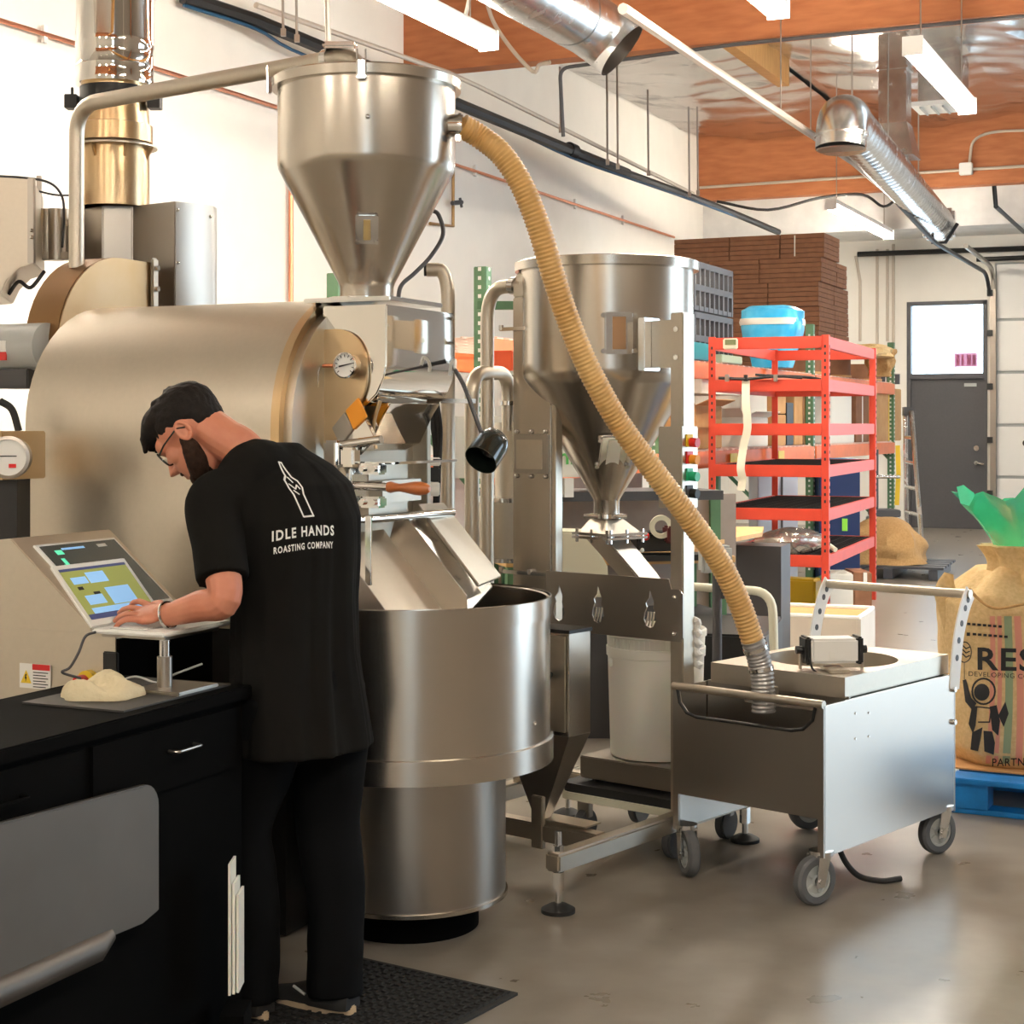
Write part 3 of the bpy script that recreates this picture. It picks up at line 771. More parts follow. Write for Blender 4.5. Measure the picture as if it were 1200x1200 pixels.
part('lower_drum', X['steelw'], cy, lambda m: m.lathe([(.10, zz_(584)), (.165, zz_(584)), (.165, zz_(654)), (.10, zz_(656))], cc, n=48))
for y in (584, 653):
    part('flange', X['chrome'], cy, lambda m: m.lathe([(.09, zz_(y + 3)), (.178, zz_(y + 3)), (.178, zz_(y - 2)), (.09, zz_(y - 3))], cc, n=48))
part('leg', X['steelw'], cy, lambda m: m.cyl(cc + Vector((-.13, -.05, 0)), cc + Vector((-.13, -.05, zz_(655))), .02))
part('leg', X['steelw'], cy, lambda m: m.cyl(cc + Vector((.12, .06, 0)), cc + Vector((.12, .06, zz_(655))), .02))
cb = thing('cable_bundle', 'black power cables hanging down beside the drum front', 'cable', at(512, 540, 5.95))
for k, dx in enumerate((0, 5, 9)):
    part('cable', X['rubber'], cb, lambda m: m.tube(spline([at(503 + dx, 470, 5.9), at(507 + dx, 500, 5.9), at(510 + dx * .6, 530, 5.92), at(510 + dx * .4, 570, 5.92), at(509, 680, 5.95)], 6), .008, 8))
part('junction', X['black'], cb, lambda m: m.box(at(508, 556, 5.88), (.05, .04, .05)), .005)
part('cap', X['white'], cb, lambda m: m.box(at(508, 541, 5.88), (.05, .04, .03)), .004)
part('cap', X['white'], cb, lambda m: m.box(at(507, 573, 5.88), (.05, .04, .05)), .004)
ac = thing('air_hose', 'thin dark air hose looping out beneath the roaster hopper', 'hose', at(470, 350, 5.55))
part('hose', X['darkp'], ac, lambda m: m.tube(spline([at(466, 356, 5.5), at(470, 335, 5.55), at(486, 320, 5.6), at(505, 300, 5.65), at(519, 275, 5.7), at(514, 252, 5.7), at(505, 246, 5.7)], 8), .0075, 8))
# ================================================================ destoner machine
MB_ = Vector((.608, 5.876, 0))             # foot of the right post on the base bar
def ma(q, p, z=0.0):                       # q to the near right, p away
    return MB_ + Q_ * q + P_ * p + Z * z
DS = thing('destoner', 'stainless destoner with tall flat column, conical hopper and flame-cut panel', 'machine', MB_)
# base frame on levelling feet
bz = .165
part('base_bar', X['steelw'], DS, lambda m: m.box(ma(0, -.145, bz), (.06, 1.24, .06), MACH), .008)
part('cross_bar', X['steelw'], DS, lambda m: m.box(ma(-.40, -.45, bz), (.74, .06, .06), MACH), .006)
part('cross_bar', X['steelw'], DS, lambda m: m.box(ma(-.40, .30, bz), (.74, .06, .06), MACH), .006)
part('base_bar', X['steelw'], DS, lambda m: m.box(ma(-.77, -.06, bz), (.06, .9, .06), MACH), .006)
for q, p in ((0, -.73), (0, .43), (-.77, .34)):
    ft = part('levelling_foot', X['rubber'], DS, lambda m: m.lathe([(0, 0), (.055, 0), (.055, .012), (.03, .026), (.014, .03), (0, .03)], ma(q, p, 0), n=28))
    part('threaded_rod', X['chrome'], ft, lambda m: m.cyl(ma(q, p, .02), ma(q, p, .26), .011, n=12))
    part('nut', X['chrome'], ft, lambda m: (m.cyl(ma(q, p, .07), ma(q, p, .13), .02, n=6)))
    part('top_nut', X['chrome'], ft, lambda m: (m.cyl(ma(q, p, .195), ma(q, p, .215), .018, n=6)))
# posts
part('post', X['steelw'], DS, lambda m: m.box(ma(0, 0, .19 + .89), (.055, .075, 1.78), MACH), .004)
pb = part('hopper_bracket', X['steelw'], DS, lambda m: m.box(ma(-.045, -.02, 1.86), (.14, .012, .17), MACH), .002)
for dz in (-.05, .05):
    part('bolt', X['chrome'], pb, lambda m: m.cyl(ma(.0, -.03, 1.86 + dz), ma(.0, -.045, 1.86 + dz), .010, n=8))
part('hopper_pad', X['chrome'], DS, lambda m: m.box(ma(-.13, -.02, 1.86), (.03, .10, .19), MACH), .003)
# column
cq0, cq1, cp = -.765, -.578, .0
part('column', X['steel'], DS, lambda m: m.box(ma((cq0 + cq1) / 2, cp + .02, (.19 + 2.06) / 2), (cq1 - cq0, .075, 2.06 - .19), MACH), .004)
part('column_edge', X['steelw'], DS, lambda m: m.box(ma(cq1 + .012, cp + .005, (.19 + 2.04) / 2), (.018, .045, 2.04 - .19), MACH), .003)
def ftop(m):
    pr = [(-.018, 2.06), (-.018, 2.10), (.0, 2.15), (.05, 2.185), (.14, 2.19), (.16, 2.06)]
    m.prism([ma(cq0, cp + a, z) for a, z in pr], Q_ * (cq1 - cq0 + .02))
part('column_head', X['steelw'], DS, ftop, .006)
wz = 1.57 - (532 - HZ) / F * 6.27
wf = part('window_frame', X['steeld'], DS, lambda m: m.box(ma((cq0 + cq1) / 2, cp - .02, wz), (.165, .012, .15), MACH), .003)
part('window_pane', X['steelw'], wf, lambda m: m.box(ma((cq0 + cq1) / 2 - .004, cp - .027, wz - .002), (.125, .006, .112), MACH), .002)
for dq in (-.07, 0, .07):
    for dz in (-.085, .085):
        part('bolt', X['chrome'], wf, lambda m: m.ball(ma((cq0 + cq1) / 2 + dq, cp - .022, wz + dz), .009, n=8, m=6))
for py in (383, 674):
    z = 1.57 - (py - HZ) / F * 6.2
    rod = part('clamp_bar', X['chrome'], DS, lambda m: m.box(ma((cq0 + cq1) / 2, cp - .025, z), (.30, .02, .014), MACH), .003)
    for dq in (-.14, .0, .14):
        part('nut', X['chrome'], rod, lambda m: m.cyl(ma((cq0 + cq1) / 2 + dq, cp - .03, z - .004), ma((cq0 + cq1) / 2 + dq, cp - .03, z + .016), .009, n=6))
# flame panel: plate with three cut-outs
def flame(c, s):                           # outline of a flame-shaped hole, c in (q, z)
    pts = [(0, .50), (.06, .36), (.13, .18), (.10, .02), (.17, -.10), (.20, -.28), (.10, -.46), (0, -.50), (-.12, -.45), (-.2, -.28), (-.17, -.10), (-.10, .04), (-.14, .16), (-.03, .30)]
    return [(c[0] + a * s, c[1] + b * s) for a, b in pts]
zt, zb = 1.022, .802
q0_, q1_ = -.575, .035
FLc = [(-.515, .905), (-.335, .91), (-.105, .91)]
def panel(m):
    bm = bmesh.new()
    out = [(q0_, zb), (q1_ - .015, zb), (q1_, zb + .015), (q1_, zt - .05), (q1_ - .015, zt - .035), (q1_ - .05, zt - .035), (q1_ - .06, zt), (q0_, zt)]
    loops = [out] + [flame(c, .135) for c in FLc]
    for lp in loops:
        vs = [bm.verts.new((a, b, 0)) for a, b in lp]
        for i in range(len(vs)):
            bm.edges.new((vs[i], vs[(i + 1) % len(vs)]))
    r = bmesh.ops.triangle_fill(bm, edges=bm.edges[:], use_beauty=True, use_dissolve=False)
    keep = [f for f in bm.faces]
    def inside(pt, poly):
        c = False; j = len(poly) - 1
        for i in range(len(poly)):
            if (poly[i][1] > pt[1]) != (poly[j][1] > pt[1]) and pt[0] < (poly[j][0] - poly[i][0]) * (pt[1] - poly[i][1]) / (poly[j][1] - poly[i][1]) + poly[i][0]: c = not c
            j = i
        return c
    kill = []
    for f_ in keep:
        c = f_.calc_center_median()
        if any(inside((c.x, c.y), l) for l in loops[1:]): kill.append(f_)
    bmesh.ops.delete(bm, geom=kill, context='FACES')
    ex = bmesh.ops.extrude_face_region(bm, geom=bm.faces[:])
    bmesh.ops.translate(bm, vec=(0, 0, .006), verts=[e for e in ex['geom'] if isinstance(e, bmesh.types.BMVert)])
    bm.verts.index_update()
    m.add([ma(v.co.x, -.045 - v.co.z, v.co.y) for v in bm.verts], [tuple(v.index for v in f_.verts) for f_ in bm.faces])
    bm.free()
fp = part('flame_panel', X['steeld'], DS, panel, angle=30)
for z in (.96, .83):
    part('screw', X['chrome'], fp, lambda m: m.ball(ma(.0, -.052, z), .009, n=10, m=6))
for (cq, cz) in FLc[1:]:
    for k in range(3):
        part('bean_stripe', X['steelw'], fp, lambda m: m.tube(spline([ma(cq - .022 + k * .014, -.048, cz - .062), ma(cq - .012 + k * .012, -.048, cz - .035), ma(cq - .008 + k * .012, -.048, cz - .01)], 4), .0035, 6))
# hopper
DC = Vector((.367, 6.39, 0))
dz_ = lambda y: CAMH - (y - HZ) / F * 6.39
hb = part('hopper', X['steel'], DS, lambda m: m.lathe([(.050, dz_(606)), (.050, dz_(587)), (.054, dz_(584)), (.318, dz_(452)), (.332, dz_(444)), (.335, dz_(434)), (.335, dz_(316)), (.0, dz_(318))], DC, n=96), angle=50)
part('hopper_lid', X['steel'], DS, lambda m: m.lathe([(.330, dz_(319)), (.356, dz_(319)), (.358, dz_(309)), (.352, dz_(308)), (0, dz_(306))], DC, n=96))
def hop_window(ang, z, r, tilt, name):
    d = Vector((math.sin(ang), -math.cos(ang), 0))
    nn = (d * math.cos(tilt) - Z * math.sin(tilt)).normalized()
    ux = Z.cross(nn).normalized(); uy = nn.cross(ux).normalized()
    p = DC + d * r + Z * z
    fr = part('window_frame', X['chrome'], hb, lambda m: m.box(p + nn * .004, (.105, .155, .014), (ux, uy, nn)), .004)
    return p, nn, ux, uy
X['amberw'] = mat('tinted_hopper_window', (.42, .25, .14), .12)
for ang, y, r, tilt in ((.075, 396, .335, 0.0), (.10, 527, .160, .71)):
    p, nn, ux, uy = hop_window(ang, dz_(y), r, tilt, '')
    part('window_pane', X['amberw'] if y < 450 else X['bucket'], hb, lambda m: m.box(p + nn * .010, (.06, .13, .010), (ux, uy, nn)), .006)
    for sx in (-1, 1):
        for sy in (-1, 1):
            c = p + ux * (sx * .058) + uy * (sy * .066)
            part('bolt', X['chrome'], hb, lambda m: m.cyl(c, c + nn * .022, .009, n=8))
wl = DC + Vector((math.sin(.55), -math.cos(.55), 0)) * .336
part('warning_sticker', X['yellow'], hb, lambda m: m.prism([wl + Vector((.84 * a, .52 * a, dz_(415) + b)) for a, b in ((-.02, -.015), (.02, -.015), (0, .02))], Vector((.52, -.85, 0)) * .003))
# outlet: clamp ring, transition, flange, spout
part('clamp_ring', X['chrome'], DS, lambda m: m.lathe([(.05, dz_(607)), (.066, dz_(607)), (.066, dz_(602)), (.05, dz_(602))], DC, n=36))
part('clamp_bolt', X['chrome'], DS, lambda m: m.cyl(DC + Vector((-.09, -.04, dz_(604))), DC + Vector((.075, -.06, dz_(604))), .008))
fl = Vector((DC.x + .012, DC.y, dz_(627)))
def sq(c, h, fr): return [c + fr[0] * (a * h) + fr[1] * (b * h) for a, b in ((-1, -1), (1, -1), (1, 1), (-1, 1))]
DIA = frame(50)
part('transition', X['steelw'], DS, lambda m: m.loft([sq(Vector((DC.x, DC.y, dz_(608))), .045, DIA), sq(fl + Z * .012, .085, DIA)]))
for k in range(2):
    pl = part('flange_plate', X['chrome'], DS, lambda m: m.box(fl + Z * (.007 - .014 * k), (.21, .21, .010), DIA), .002)
for k in range(12):
    a = (k % 3 - 1) * .085; s = k // 3
    off = [(a, -.095), (.095, a), (-a, .095), (-.095, -a)][s]
    c = fl + DIA[0] * off[0] + DIA[1] * off[1]
    part('bolt', X['chrome'], DS, lambda m: m.cyl(c - Z * .026, c + Z * .026, .006, n=6))
sp0 = Vector((DC.x, DC.y, dz_(630)))
part('spout', X['steeld'], DS, lambda m: m.loft([sq(sp0, .062, DIA), sq(sp0 + Vector((.11, -.06, -.13)), .058, DIA), sq(sp0 + Vector((.14, -.09, -.17)), .055, DIA)]), .006)
# control box with four buttons
cbx = part('control_box', X['steelw'], DS, lambda m: m.box(ma(-.005, -.02, 1.42), (.10, .105, .29), MACH), .003)
bx0 = [('yellow', 'redb', 1.515), ('redb', 'steelo', 1.455), ('greenb', 'greenb', 1.395), ('darkp', 'black', 1.335)]
for a_, b_, z in bx0:
    part('button_plate', X[a_], cbx, lambda m: m.box(ma(.048, -.028, z), (.006, .04, .044), MACH), .001)
    part('push_button', X[b_], cbx, lambda m: m.cyl(ma(.046, -.022, z - .006), ma(.078, -.022, z - .008), .017, n=18))
part('wrap_bundle', X['white'], DS, lambda m: m.tube([ma(.03, .05, .70 + .012 * k) + Vector((.006 * math.sin(k * 2.1), 0, 0)) for k in range(16)], [.014 + .005 * math.sin(k * 1.9) for k in range(16)], 10))
# small in-feed bin with slide gate, beside the cooling tray
I0 = Vector((.195, 5.64, 0))
def ia(q, p, z): return I0 + Q_ * q + P_ * p + Z * z
bn = part('infeed_bin', X['steelh'], DS, lambda m: m.prism([ia(0, 0, .50), ia(0, .125, .50), ia(-.30, .125, .50), ia(-.30, 0, .50)], Z * .36), .002)
part('bin_mouth', X['black'], bn, lambda m: m.box(ia(-.15, .0625, .86), (.31, .135, .012), MACH))
part('bin_cone', X['steeld'], bn, lambda m: m.loft([[ia(0, 0, .50), ia(0, .125, .50), ia(-.30, .125, .50), ia(-.30, 0, .50)], [ia(-.10, -.02, .20), ia(-.10, .02, .20), ia(-.13, .02, .20), ia(-.13, -.02, .20)]]))
part('gate_plate', X['steelw'], bn, lambda m: m.box(ia(-.07, -.006, .68), (.12, .008, .33), MACH), .002)
kn = part('gate_knob', X['plastic'], bn, lambda m: m.lathe([(0, -.02), (.009, -.02), (.009, .0), (.022, .004), (.024, .02), (.018, .03), (0, .031)], ia(-.07, -.03, .71), (Q_, Z, -P_), n=24))
part('bin_spout', X['steelw'], bn, lambda m: m.box(ia(-.11, -.03, .20), (.05, .02, .18), MACH), .003)
part('bin_shelf', X['steelw'], bn, lambda m: m.box(ia(-.02, .03, .205), (.20, .09, .006), MACH))

# ---------------------------------------------------------------- bucket, scale and dolly under the spout
SC = Vector((.545, 6.24, 0))
bk = thing('plastic_bucket', 'white plastic bucket with ribbed rim standing on the platform scale', 'bucket', SC + Z * .325)
def fb(m):
    m.lathe([(0, .326), (.168, .326), (.172, .332), (.182, .70), (.187, .702), (.188, .735), (.184, .737), (.186, .775), (.192, .778), (.192, .80), (.186, .805), (.180, .80), (.168, .34), (0, .338)], SC, n=64)
part('body', X['bucket'], bk, fb, angle=50)
for k in range(20):
    t = math.radians(-62 + 6.2 * k)
    d = Vector((math.sin(t), -math.cos(t), 0))
    part('rim_rib', X['bucket'], bk, lambda m: m.box(SC + d * .188 + Z * .755, (.005, .003, .034), (Z.cross(d), d, Z)))
part('handle_ear', X['bucket'], bk, lambda m: m.box(SC + Vector((-.175, -.07, .68)), (.014, .02, .03)), .004)
ps = thing('platform_scale', 'stainless platform scale under the white bucket', 'scale', SC + Z * .215)
part('platter', X['steeld'], ps, lambda m: m.box(SC + Z * .282, (.42, .40, .082), MACH), .004)
for a in (-1, 1):
    for b in (-1, 1):
        part('foot', X['black'], ps, lambda m: m.cyl(SC + Q_ * a * .15 + P_ * b * .15 + Z * .222, SC + Q_ * a * .15 + P_ * b * .15 + Z * .25, .022, n=14))
dl = thing('dolly', 'low black dolly with a yellow edge under the platform scale', 'dolly', SC)
def rounded(c, hx, hy, r, fr, n=5):
    pts = []
    for sx, sy, a0 in ((1, 1, 0), (-1, 1, 90), (-1, -1, 180), (1, -1, 270)):
        for k in range(n + 1):
            t = math.radians(a0 + 90 * k / n)
            pts.append(c + fr[0] * (sx * (hx - r) + r * math.cos(t)) + fr[1] * (sy * (hy - r) + r * math.sin(t)))
    return pts
part('deck', X['rubber'], dl, lambda m: m.prism(rounded(SC + Z * .19, .27, .25, .05, MACH), Z * .035))
part('edge_band', X['cream'], dl, lambda m: m.prism(rounded(SC + Z * .165, .277, .257, .055, MACH), Z * .028))
for a in (-1, 1):
    for b in (-1, 1):
        c = SC + Q_ * a * .20 + P_ * b * .18
        cs = part('caster_wheel', X['tyre'], dl, lambda m: m.cyl(c + Z * .06 - Q_ * .018, c + Z * .06 + Q_ * .018, .06, n=24), .006)
        part('caster_fork', X['steeld'], cs, lambda m: m.box(c + Z * .13, (.055, .03, .08), MACH), .003)

# ================================================================ stainless hand cart
CF = frame(41.3)
cX, cY = CF[0], CF[1]
CN = Vector((1.017, 5.36, 0))              # near corner
CW, CL = .60, .93
def ca(w, l, z=0.0):                       # w: from the near corner to the left along the end panel, l: along the side
    return CN - cX * w + cY * l + Z * z
CT = thing('bean_cart', 'square stainless cart on four casters with a round bowl and handlebar', 'cart', ca(CW / 2, CL / 2))
zt_, zb_ = .655, .160
part('side_panel', X['steelh'], CT, lambda m: m.box(ca(.006, CL / 2, (zt_ + zb_) / 2), (.012, CL, zt_ - zb_), CF), .002)
part('side_panel', X['steelh'], CT, lambda m: m.box(ca(CW - .006, CL / 2, (zt_ + zb_) / 2), (.012, CL, zt_ - zb_), CF), .002)
def endpanel(l):
    def f_(m):
        sx = [(0, zb_), (.022, zb_), (.022, .285), (CW - .022, .285), (CW - .022, zb_), (CW, zb_), (CW, zt_), (CW - .02, zt_), (CW - .03, .605), (CW - .06, .572), (CW - .10, .562), (.12, .562), (.075, .572), (.04, .605), (.028, zt_), (0, zt_)]
        m.prism([ca(a, l, z) for a, z in sx], cY * .012)
    return f_
part('end_panel', X['steeld'], CT, endpanel(-.006))
part('end_panel', X['steeld'], CT, lambda m: m.box(ca(CW / 2, CL - .006, .40), (CW, .012, .5), CF))
slot = [ca(.028, -.008, zt_), ca(.04, -.008, .605), ca(.075, -.008, .572), ca(.12, -.008, .562), ca(CW - .10, -.008, .562), ca(CW - .06, -.008, .572), ca(CW - .03, -.008, .605), ca(CW - .02, -.008, zt_)]
part('slot_edging', X['black'], CT, lambda m: m.tube(slot, .006, 8))
part('grip_rod', X['steelw'], CT, lambda m: m.cyl(ca(0, -.004, zt_ + .004), ca(CW, -.004, zt_ + .004), .014, n=16))
part('bottom_plate', X['steeld'], CT, lambda m: m.box(ca(CW / 2, CL / 2, .30), (CW - .03, CL - .03, .012), CF))
part('partition', X['steeld'], CT, lambda m: m.box(ca(CW / 2, .19, .48), (CW - .03, .010, .36), CF))
part('ledge', X['steelh'], CT, lambda m: m.box(ca(.20, .085, .632), (.30, .05, .02), CF), .002)
part('ledge_block', X['steeld'], CT, lambda m: m.box(ca(.27, .10, .645), (.045, .04, .07), CF), .003)
# raised top with the round hole
tz0, tz1 = .655, .725
ctr = ca(CW / 2 - .005, .55)
hx, hy = CW / 2 - .03, .375
def topf(m):
    n = 48; rr = .235
    ring = lambda r, z: [ctr + cX * (r * math.cos(2 * math.pi * k / n)) + cY * (r * math.sin(2 * math.pi * k / n)) + Z * z for k in range(n)]
    def sqr(z):
        out = []
        for k in range(n):
            c, s = math.cos(2 * math.pi * k / n), math.sin(2 * math.pi * k / n)
            f_ = 1 / max(abs(c), abs(s))
            out.append(ctr + cX * (c * f_ * hx) + cY * (s * f_ * hy) + Z * z)
        return out
    m.loft([sqr(tz0), sqr(tz1), ring(rr, tz1), ring(rr, tz1 - .03), ring(rr * .95, tz1 - .20), ring(rr * .55, tz1 - .30), ring(.02, tz1 - .33)], False)
part('bowl_top', X['steelw'], CT, topf, angle=25)
# casters
def caster(w, l, ang):
    c = ca(w, l); fr = frame(ang)
    ty = part('caster_wheel', X['tyre'], CT, lambda m: m.lathe([(.052, -.020), (.072, -.020), (.080, -.012), (.082, 0), (.080, .012), (.072, .020), (.052, .020)], c - fr[1] * .028 + Z * .082, (fr[1], Z, fr[0]), n=40))
    w0 = c - fr[1] * .028 + Z * .082
    part('wheel_rim', X['greyp'], ty, lambda m: m.lathe([(.053, -.016), (.045, -.016), (.043, -.006), (.018, -.008), (.016, -.02), (.016, .02), (.018, .008), (.043, .006), (.045, .016), (.053, .016)], w0, (fr[1], Z, fr[0]), n=32))
    part('axle', X['chrome'], ty, lambda m: m.cyl(w0 - fr[0] * .036, w0 + fr[0] * .036, .008, n=10))
    for s in (-1, 1):
        part('fork_leg', X['galv'], ty, lambda m: m.prism([w0 + fr[0] * (s * .028) + fr[1] * a + Z * b for a, b in ((-.016, -.02), (.016, -.02), (.045, .085), (-.005, .085))], fr[0] * (.004 * s)))
    part('swivel_plate', X['galv'], ty, lambda m: (m.cyl(c + Z * .160, c + Z * .176, .040, n=24)))
    part('fork_crown', X['galv'], ty, lambda m: m.box(c - fr[1] * .006 + Z * .163, (.064, .055, .008), fr))
    for k in range(5):
        t = 2 * math.pi * k / 5
        d = fr[1] * math.cos(t) + Z * math.sin(t)
        part('spoke', X['greyp'], ty, lambda m: m.box(w0 + d * .032, (.010, .026, .030), (d.cross(fr[0]), d, fr[0])), .002)
caster(.03, .03, 60); caster(CW - .03, .03, -12); caster(.03, CL - .04, 62); caster(CW - .03, CL - .04, 75)
# handle: two perforated curved straps and a tube
def strap_pts(w):
    return spline([ca(w, CL - .01, .60), ca(w, CL + .005, .70), ca(w, CL + .03, .80), ca(w, CL + .075, .89), ca(w, CL + .12, .945)], 8)
for w in (.0, CW):
    st = part('handle_strap', X['whitem'], CT, lambda m: m.strip(strap_pts(w), .075, .006, cY))
    sp = strap_pts(w)
    for k in (9, 14, 19, 24, 28):
        part('strap_hole', X['darkp'], st, lambda m: m.cyl(sp[k] - cX * .0045, sp[k] + cX * .0045, .012, n=12))
part('handlebar', X['steelw'], CT, lambda m: m.cyl(ca(-.01, CL + .105, .94), ca(CW + .01, CL + .105, .94), .017, n=18))
part('bolt', X['chrome'], CT, lambda m: m.cyl(ca(0, CL - .02, .60), ca(-.012, CL - .02, .60), .010, n=8))
part('bolt', X['chrome'], CT, lambda m: m.cyl(ca(0, CL - .02, .48), ca(-.012, CL - .02, .48), .010, n=8))
for (l, z) in ((.20, .605), (.29, .595), (.20, .52), (.29, .515)):
    part('rivet', X['chrome'], CT, lambda m: m.cyl(ca(.001, l, z), ca(-.003, l, z), .004, n=8))
# vibrator motor block on the bowl
mo = thing('work_light', 'boxy white work light with black end caps on the cart bowl', 'light', ca(.36, .32, .73))
wf_ = frame(0)
mc_ = at(974, 761, 5.72)
part('body', X['white'], mo, lambda m: m.box(mc_, (.165, .10, .085), frame(-6)), .008)
for s in (-1, 1):
    part('end_cap', X['black'], mo, lambda m: m.box(mc_ + frame(-6)[0] * (s * .092), (.022, .085, .095), frame(-6)), .006)
    part('knob', X['black'], mo, lambda m: m.cyl(mc_ + frame(-6)[0] * (s * .10), mc_ + frame(-6)[0] * (s * .125), .014, n=14))
part('bracket', X['steelw'], mo, lambda m: m.tube(fillet([mc_ + frame(-6)[0] * -.11, mc_ + frame(-6)[0] * -.11 - Z * .072, mc_ + frame(-6)[0] * .11 - Z * .072, mc_ + frame(-6)[0] * .11], .01), .006, 8))
part('foot_plate', X['steelw'], mo, lambda m: m.box(Vector((mc_.x + .0, mc_.y - .07, .732)), (.07, .12, .012), frame(-6)), .002)
part('emblem', X['whiteink'], mo, lambda m: m.box(mc_ + Vector((-.005, -.053, -.012)), (.02, .002, .02)))
part('lead', X['rubber'], mo, lambda m: m.tube(spline([mc_ + Vector((-.085, -.05, -.02)), mc_ + Vector((-.075, -.07, -.06)), mc_ + Vector((-.04, -.10, -.076)), Vector((mc_.x + .01, mc_.y - .115, .735))], 6), .004, 8))
pc = thing('power_cord', 'black power cord end hanging to the floor under the cart', 'cord', at(1035, 1028, 5.75))
cpts = [ca(.12, .30, .28), ca(.10, .26, .14), ca(.06, .30, .04), ca(.0, .36, .012), ca(-.04, .44, .010)]
part('cord', X['rubber'], pc, lambda m: m.tube(spline(cpts, 8), .010, 8))
# ================================================================ red rack
RF = frame(21.0)
rX, rY = RF[0], RF[1]
RN = Vector((2.396, 12.6, 0))              # near right corner post
RW, RL = .885, 2.35
def rk(w, l, z=0.0): return RN - rX * w + rY * l + Z * z
RK = thing('red_shelf_rack', 'tall red steel shelving rack with punched posts and wire decks', 'rack', rk(RW / 2, RL / 2))
RZ = [2.245, 1.915, 1.575, 1.255, .92, .565]
for w, l in ((0, 0), (RW, 0), (0, RL), (RW, RL)):
    c = rk(w, l)
    ps_ = part('post', X['red'], RK, lambda m: (m.box(rk(w, l, 1.13), (.055, .012, 2.26), RF), m.box(rk(w, l, 1.13) + rX * (.022 if w == 0 else -.022) + rY * .025, (.012, .05, 2.26), RF)))
    if l == 0 or w == 0:
        hm = M()
        for k in range(40):
            z = .12 + .054 * k
            if any(-.07 < z - zz2 < .03 for zz2 in RZ): continue
            if l == 0: hm.box(rk(w, l, z) - rY * .0075, (.013, .004, .022), RF)
            if w == 0: hm.box(rk(w, l, z) + rX * .0295 + rY * .025, (.004, .013, .022), RF)
        obj('post_slots', hm, X['ink'], ps_, kind='stuff')
for i, z in enumerate(RZ):
    part('end_beam', X['red'], RK, lambda m: m.box(rk(RW / 2, -.004, z - .04), (RW - .05, .03, .092), RF), .004)
    part('end_beam', X['red'], RK, lambda m: m.box(rk(RW / 2, RL, z - .04), (RW - .05, .03, .092), RF), .004)
    part('side_beam', X['red'], RK, lambda m: m.box(rk(-.006, RL / 2, z - .04), (.03, RL - .05, .092), RF), .004)
    part('side_beam', X['red'], RK, lambda m: m.box(rk(RW + .006, RL / 2, z - .04), (.03, RL - .05, .092), RF), .004)
    if i > 0:
        def deck(m):
            for k in range(9):
                m.box(rk(.05 + k * (RW - .1) / 8, RL / 2, z - .006), (.012, RL - .04, .012), RF)
            for k in range(24):
                m.box(rk(RW / 2, .04 + k * (RL - .08) / 23, z - .002), (RW - .03, .010, .010), RF)
        dm = M(); deck(dm)
        obj('wire_deck', dm, X['rubber'], RK, kind='stuff')
tm = thing('digital_timer', 'small white digital display clipped to the top beam of the red rack', 'timer', at(856, 405, 12.72))
part('case', X['cream'], tm, lambda m: m.box(at(856, 403, 12.80), (.115, .03, .085), RF), .008)
part('screen', mat('lcd_screen', (.16, .18, .08), .3), tm, lambda m: m.box(at(856, 401, 12.78), (.085, .01, .042), RF))
st_ = thing('strap_ribbon', 'long cream strap hanging from the second level of the red rack', 'strap', at(868, 575, 12.7))
part('ribbon', X['cream'], st_, lambda m: m.strip(spline([at(874, 446, 12.75), at(874, 470, 12.72), at(876, 500, 12.70), at(871, 525, 12.72), at(868, 548, 12.70), at(870, 562, 12.72), at(868, 575, 12.72)], 6), .062, .006, rX))
part('buckle', X['black'], st_, lambda m: m.box(at(874, 443, 12.72), (.03, .02, .05), RF))
nb = thing('tool_rail', 'black rod with clips lying along the second level of the red rack', 'rail', at(900, 445, 12.7))
part('rod', X['black'], nb, lambda m: m.tube(spline([at(842, 443, 12.76), at(875, 444, 12.72), at(910, 441, 12.70), at(945, 442, 12.70), at(962, 445, 12.68)], 5), .012, 8))
part('rod', X['black'], nb, lambda m: m.tube(spline([at(885, 439, 12.71), at(915, 441, 12.70), at(940, 443, 12.69)], 5), .010, 8))
for x in (852, 909):
    part('clip', X['steeld'], nb, lambda m: m.box(at(x, 443, 12.69), (.03, .03, .055), RF), .004)
bgf = thing('foil_bag', 'crumpled silver foil bag lying on the bottom shelf of the red rack', 'bag', at(900, 640, 12.8))
def foilbag(m):
    rings = []
    for k in range(15):
        t = k / 14
        c = rk(RW - .30 + .0 - t * .52, .22 + .12 * t, .69)
        w_ = .16 * math.sin(math.pi * min(1, .12 + t * .8)) + .02; h_ = (.075 + .04 * t) * math.sin(math.pi * (.12 + .8 * t)) + .008
        ring = []
        for j in range(20):
            a = 2 * math.pi * j / 20
            r_ = 1 + .18 * noise.noise(Vector((t * 6, j * .9, 2)))
            ring.append(c + rY * (w_ * math.cos(a) * r_) + Z * (h_ * math.sin(a) * r_ - .03))
        rings.append(ring)
    m.loft(rings)
part('bag', mat('silver_foil_film', (.62, .58, .52), .25, .8, bump=.6, scale=9), bgf, foilbag)
part('tie', X['cream'], bgf, lambda m: m.tube(spline([rk(.16, .34, .66), rk(.05, .30, .64), rk(-.04, .22, .60)], 5), .02, 8))

